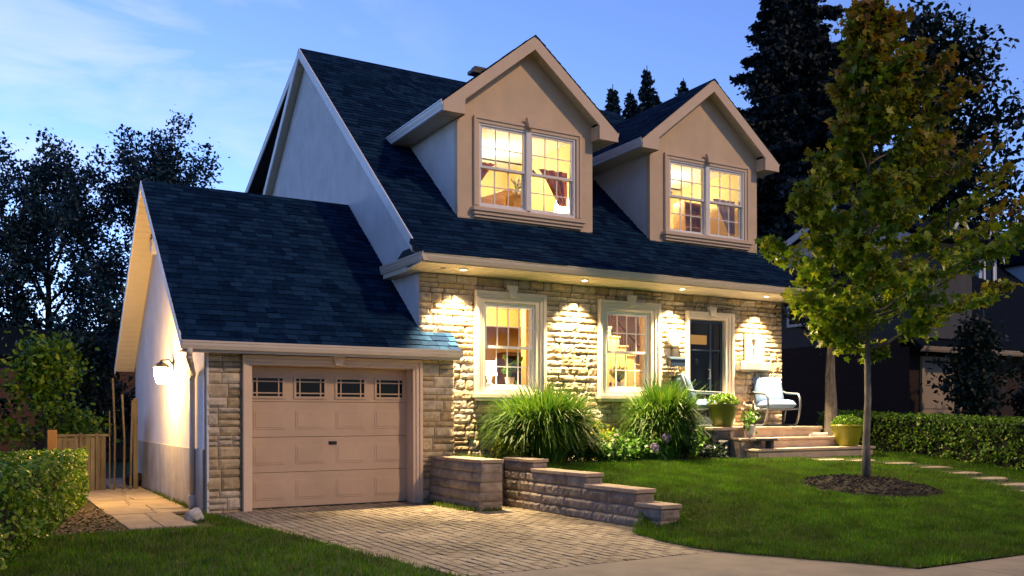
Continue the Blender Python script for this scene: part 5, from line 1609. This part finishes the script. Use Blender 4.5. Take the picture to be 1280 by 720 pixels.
# young maple on the lawn: built on its own leader so the crown reads as tiers of ascending branches
random.seed(91)
MB0 = (11.22, -4.47); mz = lawn_z(*MB0) + .06
t = thing('maple_tree', (MB0[0], MB0[1], mz), 'young maple on the lawn, green below with orange tinted tips', 'tree')
m = MB(); n = 12; ht = 7.25
lead = [Vector((MB0[0] + .10 * (k / n) + .05 * nz3(k * .7, 1, 3), MB0[1] + .05 * nz3(k * .7, 5, 3), mz + ht * k / n)) for k in range(n + 1)]
m.tube(lead, [.075, .052] + [.050 * (1 - (k / (n + .5)) ** 1.15) + .004 for k in range(2, n + 1)], 10)
C = []; T = []
def rad_at(f):            # crown half width against height fraction (0 at first branch, 1 at top)
    return 1.74 * (min(1, f / .10) ** .5) * (1 - f) ** .88 * (1 + .12 * sin(f * 9)) + .14
nb = 66
for i in range(nb):
    f = ((i + random.random()) / nb) ** 1.10
    z = 1.80 + (ht - 1.9) * f * .95; k = z / ht * n; p = lead[int(k)].lerp(lead[min(int(k) + 1, n)], k - int(k))
    a = i * 2.399 + random.random() * .6
    R = rad_at(f) * random.uniform(.5, 1.22) * (.86 + .20 * cos(a + .52))
    if i % 6 == 3 and f < .78: a = -.52 + random.uniform(-.55, .55); R = rad_at(f) * random.uniform(1.25, 1.6)
    if i % 9 == 5 and f < .55: a = 2.62 + random.uniform(-.4, .4); R = rad_at(f) * random.uniform(.7, .9)
    rise = (.40 + .80 * f) * R + .10
    seg = 8; pts = [p]
    for j in range(1, seg + 1):
        s = j / seg
        pts.append(p + Vector((cos(a + .25 * sin(s * 3 + i)) * R * s, sin(a + .25 * sin(s * 3 + i)) * R * s, rise * (s ** 1.25) + random.gauss(0, .02))))
    m.tube(pts, [.022 * (1 - .8 * j / seg) * (1 - .5 * f) + .003 for j in range(seg + 1)], 5, cap=False)
    for j in range(2, seg + 1):
        s = j / seg
        if s < .45 and random.random() < .55: continue
        for c in range(3 if j < seg else 1):
            if c == 0: q = pts[j]
            else:
                side = (1 if c == 1 else -1); ba = a + side * random.uniform(.6, 1.2)
                q = pts[j] + Vector((cos(ba), sin(ba), random.uniform(.0, .5))) * (R * .34 * (1.15 - s * .75) * random.uniform(.6, 1.2) + .05)
                m.tube([pts[j], q], .005, 4, cap=False)
            for h in range(3 if c else 1):
                e = pts[j].lerp(q, (h + 1) / 3) if c else q
                for _ in range(int(random.uniform(5, 12) * (1.0 - .15 * f))):
                    C.append((e.x + random.gauss(0, .075), e.y + random.gauss(0, .075), e.z + random.gauss(-.03, .045)))
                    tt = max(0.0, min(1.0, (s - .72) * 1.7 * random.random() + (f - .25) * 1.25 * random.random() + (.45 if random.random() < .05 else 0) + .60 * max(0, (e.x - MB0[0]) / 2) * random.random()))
                    T.append(tt)
m.build('trunk', M['bark'], t, smooth=True)
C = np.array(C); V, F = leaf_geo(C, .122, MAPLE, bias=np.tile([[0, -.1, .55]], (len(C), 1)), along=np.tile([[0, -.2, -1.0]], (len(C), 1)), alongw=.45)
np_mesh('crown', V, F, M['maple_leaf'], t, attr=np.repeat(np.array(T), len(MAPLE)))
print('maple leaves', len(C))
# tree behind the hedge
random.seed(92)
print(tree('street_tree', (15.17, -.40, .55), 'thicker pale trunked tree standing behind the lime pot and hedge', 3.4, .165, 9, .11, M['leaf_dark'], 14, llen=1.2, z0=.66, barkm='bark', sig=.16)[1])

# loose deciduous trees behind the garage, against the evening sky
LT = [((1.9, 25.2, 0), 8.0, 'broad loose tree against the sky at the far left', 101, 4.2), ((6.0, 23.2, 0), 8.3, 'taller loose tree rising behind the garage roof ridge', 103, 4.6), ((-1.6, 26.5, 0), 7.4, 'lower loose tree cut by the left edge of the picture', 105, 2.8)]
for base, h, lb, sd, ll in LT:
    random.seed(sd)
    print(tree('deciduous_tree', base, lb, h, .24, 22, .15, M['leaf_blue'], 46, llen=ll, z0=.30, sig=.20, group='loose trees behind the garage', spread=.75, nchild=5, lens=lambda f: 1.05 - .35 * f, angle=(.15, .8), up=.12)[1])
# bushy tree at the side by the gate, lit by the lantern
random.seed(107)
tree('side_tree', (1.0, 8.8, 0), 'small bushy tree beyond the side gate, lit by the lantern', 2.4, .08, 11, .13, M['hedge_leaf'], 9, llen=1.25, z0=.25, sig=.20, up=.1)
random.seed(108)
tree('side_tree', (2.25, 12.6, 0), 'dark bushy tree just behind the garage end, beyond the gate', 2.6, .09, 13, .14, M['leaf_dark'], 14, llen=1.5, z0=.08, sig=.24, up=.1)
random.seed(109)
tree('side_tree', (-1.2, 10.0, 0), 'dark bushy tree beside the neighbouring shed, far left', 2.2, .09, 11, .15, M['leaf_dark'], 10, llen=1.6, z0=.2, sig=.25, up=.1)

def conifer(name, base, h, r, label, n, leaf, group, seed, m_=None, droop=.25, tiers=26, ragged=.3, z0=.05):
    random.seed(seed)
    t = thing(name, base, label, 'conifer', group)
    m = MB(); b = Vector(base)
    m.tube([b, b + Vector((0, 0, h))], [r * .07 + .05, .02], 8, cap=False); C = []; A = []
    nb = tiers * 7
    for i in range(nb):
        f = lerp(z0, .985, (i + random.random()) / nb); a = i * 2.4 + random.random()
        R = r * (1 - f) ** .8 * random.uniform(1 - ragged, 1 + ragged * .6) + .12
        p = b + Vector((0, 0, f * h)); e = p + Vector((cos(a) * R, sin(a) * R, -droop * R + .12 * R))
        m.tube([p, p.lerp(e, .5) + Vector((0, 0, .05 * R)), e], [.03, .02, .006], 4, cap=False)
        k = max(4, int(n / nb * (R / r + .15) * 1.7))
        for _ in range(k):
            s = random.random() ** .6; q = p.lerp(e, s); w = .30 * R * (1 - .6 * s) + .05
            C.append((q.x + random.gauss(0, w * .5), q.y + random.gauss(0, w * .5), q.z - abs(random.gauss(0, .16)) + .05)); A.append((cos(a), sin(a), -.5))
    m.build('trunk', M['bark_dark'], t)
    V, F = leaf_geo(np.array(C), leaf, DIAM, along=np.array(A), alongw=.5); np_mesh('crown', V, F, m_ or M['needle'], t)
    return t
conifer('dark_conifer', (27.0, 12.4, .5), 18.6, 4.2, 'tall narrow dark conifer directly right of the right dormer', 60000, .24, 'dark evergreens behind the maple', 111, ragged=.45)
conifer('dark_conifer', (31.4, 14.8, .5), 22.5, 5.0, 'tallest dark conifer, reaching above the picture behind the maple', 70000, .25, 'dark evergreens behind the maple', 112, ragged=.4)
conifer('dark_conifer', (29.6, 13.9, .5), 20.0, 4.6, 'dark conifer merged between the two tallest behind the maple', 60000, .25, 'dark evergreens behind the maple', 116, ragged=.45)
conifer('dark_conifer', (28.2, 10.2, .5), 15.5, 4.2, 'lower dark conifer filling the gap behind the maple', 50000, .24, 'dark evergreens behind the maple', 114, ragged=.45)
random.seed(113)
tree('broad_evergreen', (33.4, 9.8, .5), 'broad dark tree with open right side, behind the maple', 14.5, .34, 20, .26, M['leaf_dark'], 26, llen=4.2, z0=.25, sig=.42, lens=lambda f: .95 - .4 * f, up=.12)
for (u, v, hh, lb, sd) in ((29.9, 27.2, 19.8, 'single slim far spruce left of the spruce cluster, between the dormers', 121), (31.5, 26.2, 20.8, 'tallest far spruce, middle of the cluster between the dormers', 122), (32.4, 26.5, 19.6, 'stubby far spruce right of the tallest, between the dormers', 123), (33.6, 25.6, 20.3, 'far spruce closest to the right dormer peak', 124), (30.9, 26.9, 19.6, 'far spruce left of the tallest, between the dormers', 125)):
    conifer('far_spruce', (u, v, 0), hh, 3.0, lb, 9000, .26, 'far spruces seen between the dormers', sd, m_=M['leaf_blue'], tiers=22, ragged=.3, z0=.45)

# ================================================================== NEIGHBOURS
def pitched(name, P0, P1, P2, P3, m, par, th=.12):
    a, b, c = Vector(P0), Vector(P1), Vector(P2); nn = (b - a).cross(c - a).normalized()
    if nn.z < 0: nn = -nn
    return MB().prism([P0, P1, P2, P3], -nn * th).build(name, m, par)
def front_dormer(par, x0, x1, y, zb, ze, zp, yb, wm, rm=None):
    xm = (x0 + x1) / 2
    m = MB(); m.prism([(x0, y, zb), (x1, y, zb), (x1, y, ze), (xm, y, zp), (x0, y, ze)], (0, yb - y, 0)); d = m.build('dormer', wm, par)
    for s in (-1, 1):
        ex = x0 - .15 if s < 0 else x1 + .15; sl = (zp - ze) / (xm - x0); pitched('dormer_roof', (ex, y - .15, ze - sl * .15 + .04), (xm, y - .15, zp + .04), (xm, yb, zp + .04), (ex, yb, ze - sl * .15 + .04), rm or M['roof_far'], d, .09)
    m = MB(); w = (x1 - x0) * .30; ring(m, xm - w, xm + w, zb + .2, ze - .03, .07, .07, .07, y - .05, y + .01); m.build('window_frame', M['white'], d)
    m = MB(); m.box(xm - w + .07, xm + w - .07, y - .02, y - .004, zb + .27, ze - .1); m.build('pane', M['glass_dark'], d)
    m = MB(); sl = (zp - ze) / (xm - x0)
    for s in (-1, 1):
        ex = x0 - .14 if s < 0 else x1 + .14
        m.prism([(ex, y - .16, ze - sl * .14 + .02), (xm, y - .16, zp + .02), (xm, y - .16, zp - .13), (ex, y - .16, ze - sl * .14 - .13)], (0, .02, 0))
    m.build('fascia', M['siding_white'], d)
    return d
# next door: dark brick side, garage door to the street, gable and dormer above
N1 = thing('neighbour_house', (21, 4, .6), 'dark brick neighbour with a tan garage door and white gable behind the maple', 'house')
m = MB(); wall_cells(m, 18.5, 24.4, .4, 3.0, .15, .4, [(18.92, 20.35, .4, 2.72)]); m.box(18.5, 18.75, .4, 10, .4, 3.2); m.box(24.15, 24.4, .4, 10, .4, 3.2); m.box(18.75, 24.15, 9.75, 10, .4, 3.2); m.build('brick_wall', M['brick'], N1)
m = MB(); m.prism([(18.5, -.1, 3.2), (18.5, 4.9, 3.2), (18.5, 4.9, 5.35), (18.5, -.1, 5.35)], (2.0, 0, 0)); m.build('siding_wall', M['siding_grey'], N1)
m = MB(); m.prism([(18.48, -.4, 5.36), (18.48, 5.0, 5.36), (18.48, 2.0, 6.62)], (2.0, 0, 0)); m.build('gable', M['siding_white'], N1)
pitched('roof', (18.2, 5.4, 5.28), (18.2, 2.0, 6.72), (20.6, 2.0, 6.72), (20.6, 5.4, 5.28), M['roof_far'], N1)
pitched('roof', (18.2, -.8, 5.46), (18.2, 2.0, 6.72), (20.6, 2.0, 6.72), (20.6, -.8, 5.46), M['roof_far'], N1)
m = MB(); m.prism([(18.19, 5.4, 5.27), (18.19, 2.0, 6.71), (18.19, 2.0, 6.53), (18.19, 5.4, 5.09)], (.02, 0, 0)); m.build('rake_board', M['siding_white'], N1)
pitched('roof', (20.5, -.3, 2.98), (20.5, 4.2, 7.0), (24.6, 4.2, 7.0), (24.6, -.3, 2.98), M['roof_far'], N1); pitched('roof', (20.5, 4.2, 7.0), (20.5, 10.3, 2.9), (24.6, 10.3, 2.9), (24.6, 4.2, 7.0), M['roof_far'], N1)
pitched('porch_roof', (18.3, -.35, 2.95), (18.3, .16, 3.35), (20.5, .16, 3.35), (20.5, -.35, 2.95), M['roof_far'], N1)
m = MB(); gutter(m, (18.3, -.38, 2.97), (24.6, -.38, 2.97), (0, -1, 0)); m.build('gutter', M['door_tan'], N1)
m = MB(); ring(m, 18.88, 20.40, .4, 2.78, .10, .10, 0, .09, .2); m.build('garage_surround', M['door_tan'], N1)
m = MB()
for k in range(4): m.box(18.98, 20.30, .20, .24, .42 + k * .56, .97 + k * .56)
m.build('garage_door', M['door_tan'], N1, bevel=.01)
front_dormer(N1, 20.96, 22.09, 1.0, 4.3, 5.9, 6.55, 3.4, M['siding_white'])
m = MB()
for yy in (1.6, 3.4): m.box(18.44, 18.498, yy - .45, yy + .45, 3.75, 3.82); m.box(18.44, 18.498, yy - .45, yy + .45, 4.93, 5.0); m.box(18.44, 18.498, yy - .45, yy - .38, 3.82, 4.93); m.box(18.44, 18.498, yy + .38, yy + .45, 3.82, 4.93); m.box(18.455, 18.496, yy - .38, yy + .38, 4.35, 4.39); wf = m.build('window_frame', M['siding_white'], N1); MB().box(18.475, 18.495, yy - .38, yy + .38, 3.82, 4.93).build('pane', M['glass_dark'], wf); m = MB()
m = MB(); m.box(18.752, 24.1, .42, 9.7, .41, .45); m.build('floor', M['black'], N1)
# blue-grey sided house beyond
N2 = thing('neighbour_house', (28, 4, .6), 'blue grey house with a gabled dormer at the right edge', 'house')
m = MB(); m.box(24.9, 31.5, .4, 9, .4, 3.1); m.build('brick_wall', M['siding_grey'], N2)
pitched('roof', (24.7, -.2, 3.1), (24.7, 4.6, 7.05), (31.8, 4.6, 7.05), (31.8, -.2, 3.1), M['roof_far'], N2); pitched('roof', (24.7, 4.6, 7.05), (24.7, 9.4, 3.0), (31.8, 9.4, 3.0), (31.8, 4.6, 7.05), M['roof_far'], N2)
front_dormer(N2, 24.98, 25.85, 2.6, 4.7, 6.22, 6.95, 5.0, M['siding_blue'])
front_dormer(N2, 27.3, 28.2, 2.6, 4.7, 6.22, 6.95, 5.0, M['siding_blue'])
m = MB(); ring(m, 25.4, 26.4, 1.3, 2.7, .08, .08, .08, .34, .42); m.build('window_frame', M['white'], N2)
m = MB(); m.box(25.48, 26.32, .37, .39, 1.38, 2.62); m.build('pane', M['glass_dark'], N2)
t = thing('neighbour_lamp', (26.9, .4, 2.2), 'lit porch lamp on the blue grey house at the right edge', 'wall lamp')
MB().box(26.84, 26.96, .32, .4, 2.35, 2.43).build('bracket', M['dark_metal'], t); MB().lathe([(.03, -.1), (.06, 0), (.05, .12)], (26.9, .27, 2.25), 12).build('lamp_glass', M['lamp_soft'], t, smooth=True)
lamp('porch_light', 'POINT', (26.9, .05, 2.25), 30, (1.0, .86, .45), .06)
random.seed(131)
tree('front_shrub', (18.75, -1.35, .55), 'tall dark shrub tree between the two neighbouring garages', 2.4, .07, 12, .12, M['leaf_dark'], 10, llen=1.0, z0=.1, sig=.16, up=.2)
random.seed(132)
tree('front_shrub', (20.6, -1.9, .55), 'dark bushy shrub before the blue grey house', 1.9, .06, 11, .12, M['leaf_dark'], 10, llen=.95, z0=.1, sig=.16, up=.15)
# dark shed beyond the left hedge
t = thing('garden_shed', (-1.5, 18.5, 0), 'long dark shed with a low roof at the far left', 'shed')
MB().box(-9, 4.6, 18.6, 24, 0, 3.4).build('wall', M['wood_dark'], t)
pitched('roof', (-9.3, 18.2, 3.3), (-9.3, 20.6, 4.35), (4.9, 20.6, 4.35), (4.9, 18.2, 3.3), M['roof_far'], t); pitched('roof', (-9.3, 20.6, 4.35), (-9.3, 24.4, 3.0), (4.9, 24.4, 3.0), (4.9, 20.6, 4.35), M['roof_far'], t)
MB().box(-1.2, -.5, 18.56, 18.59, 1.0, 2.0).build('window', M['glass_dark'], t)
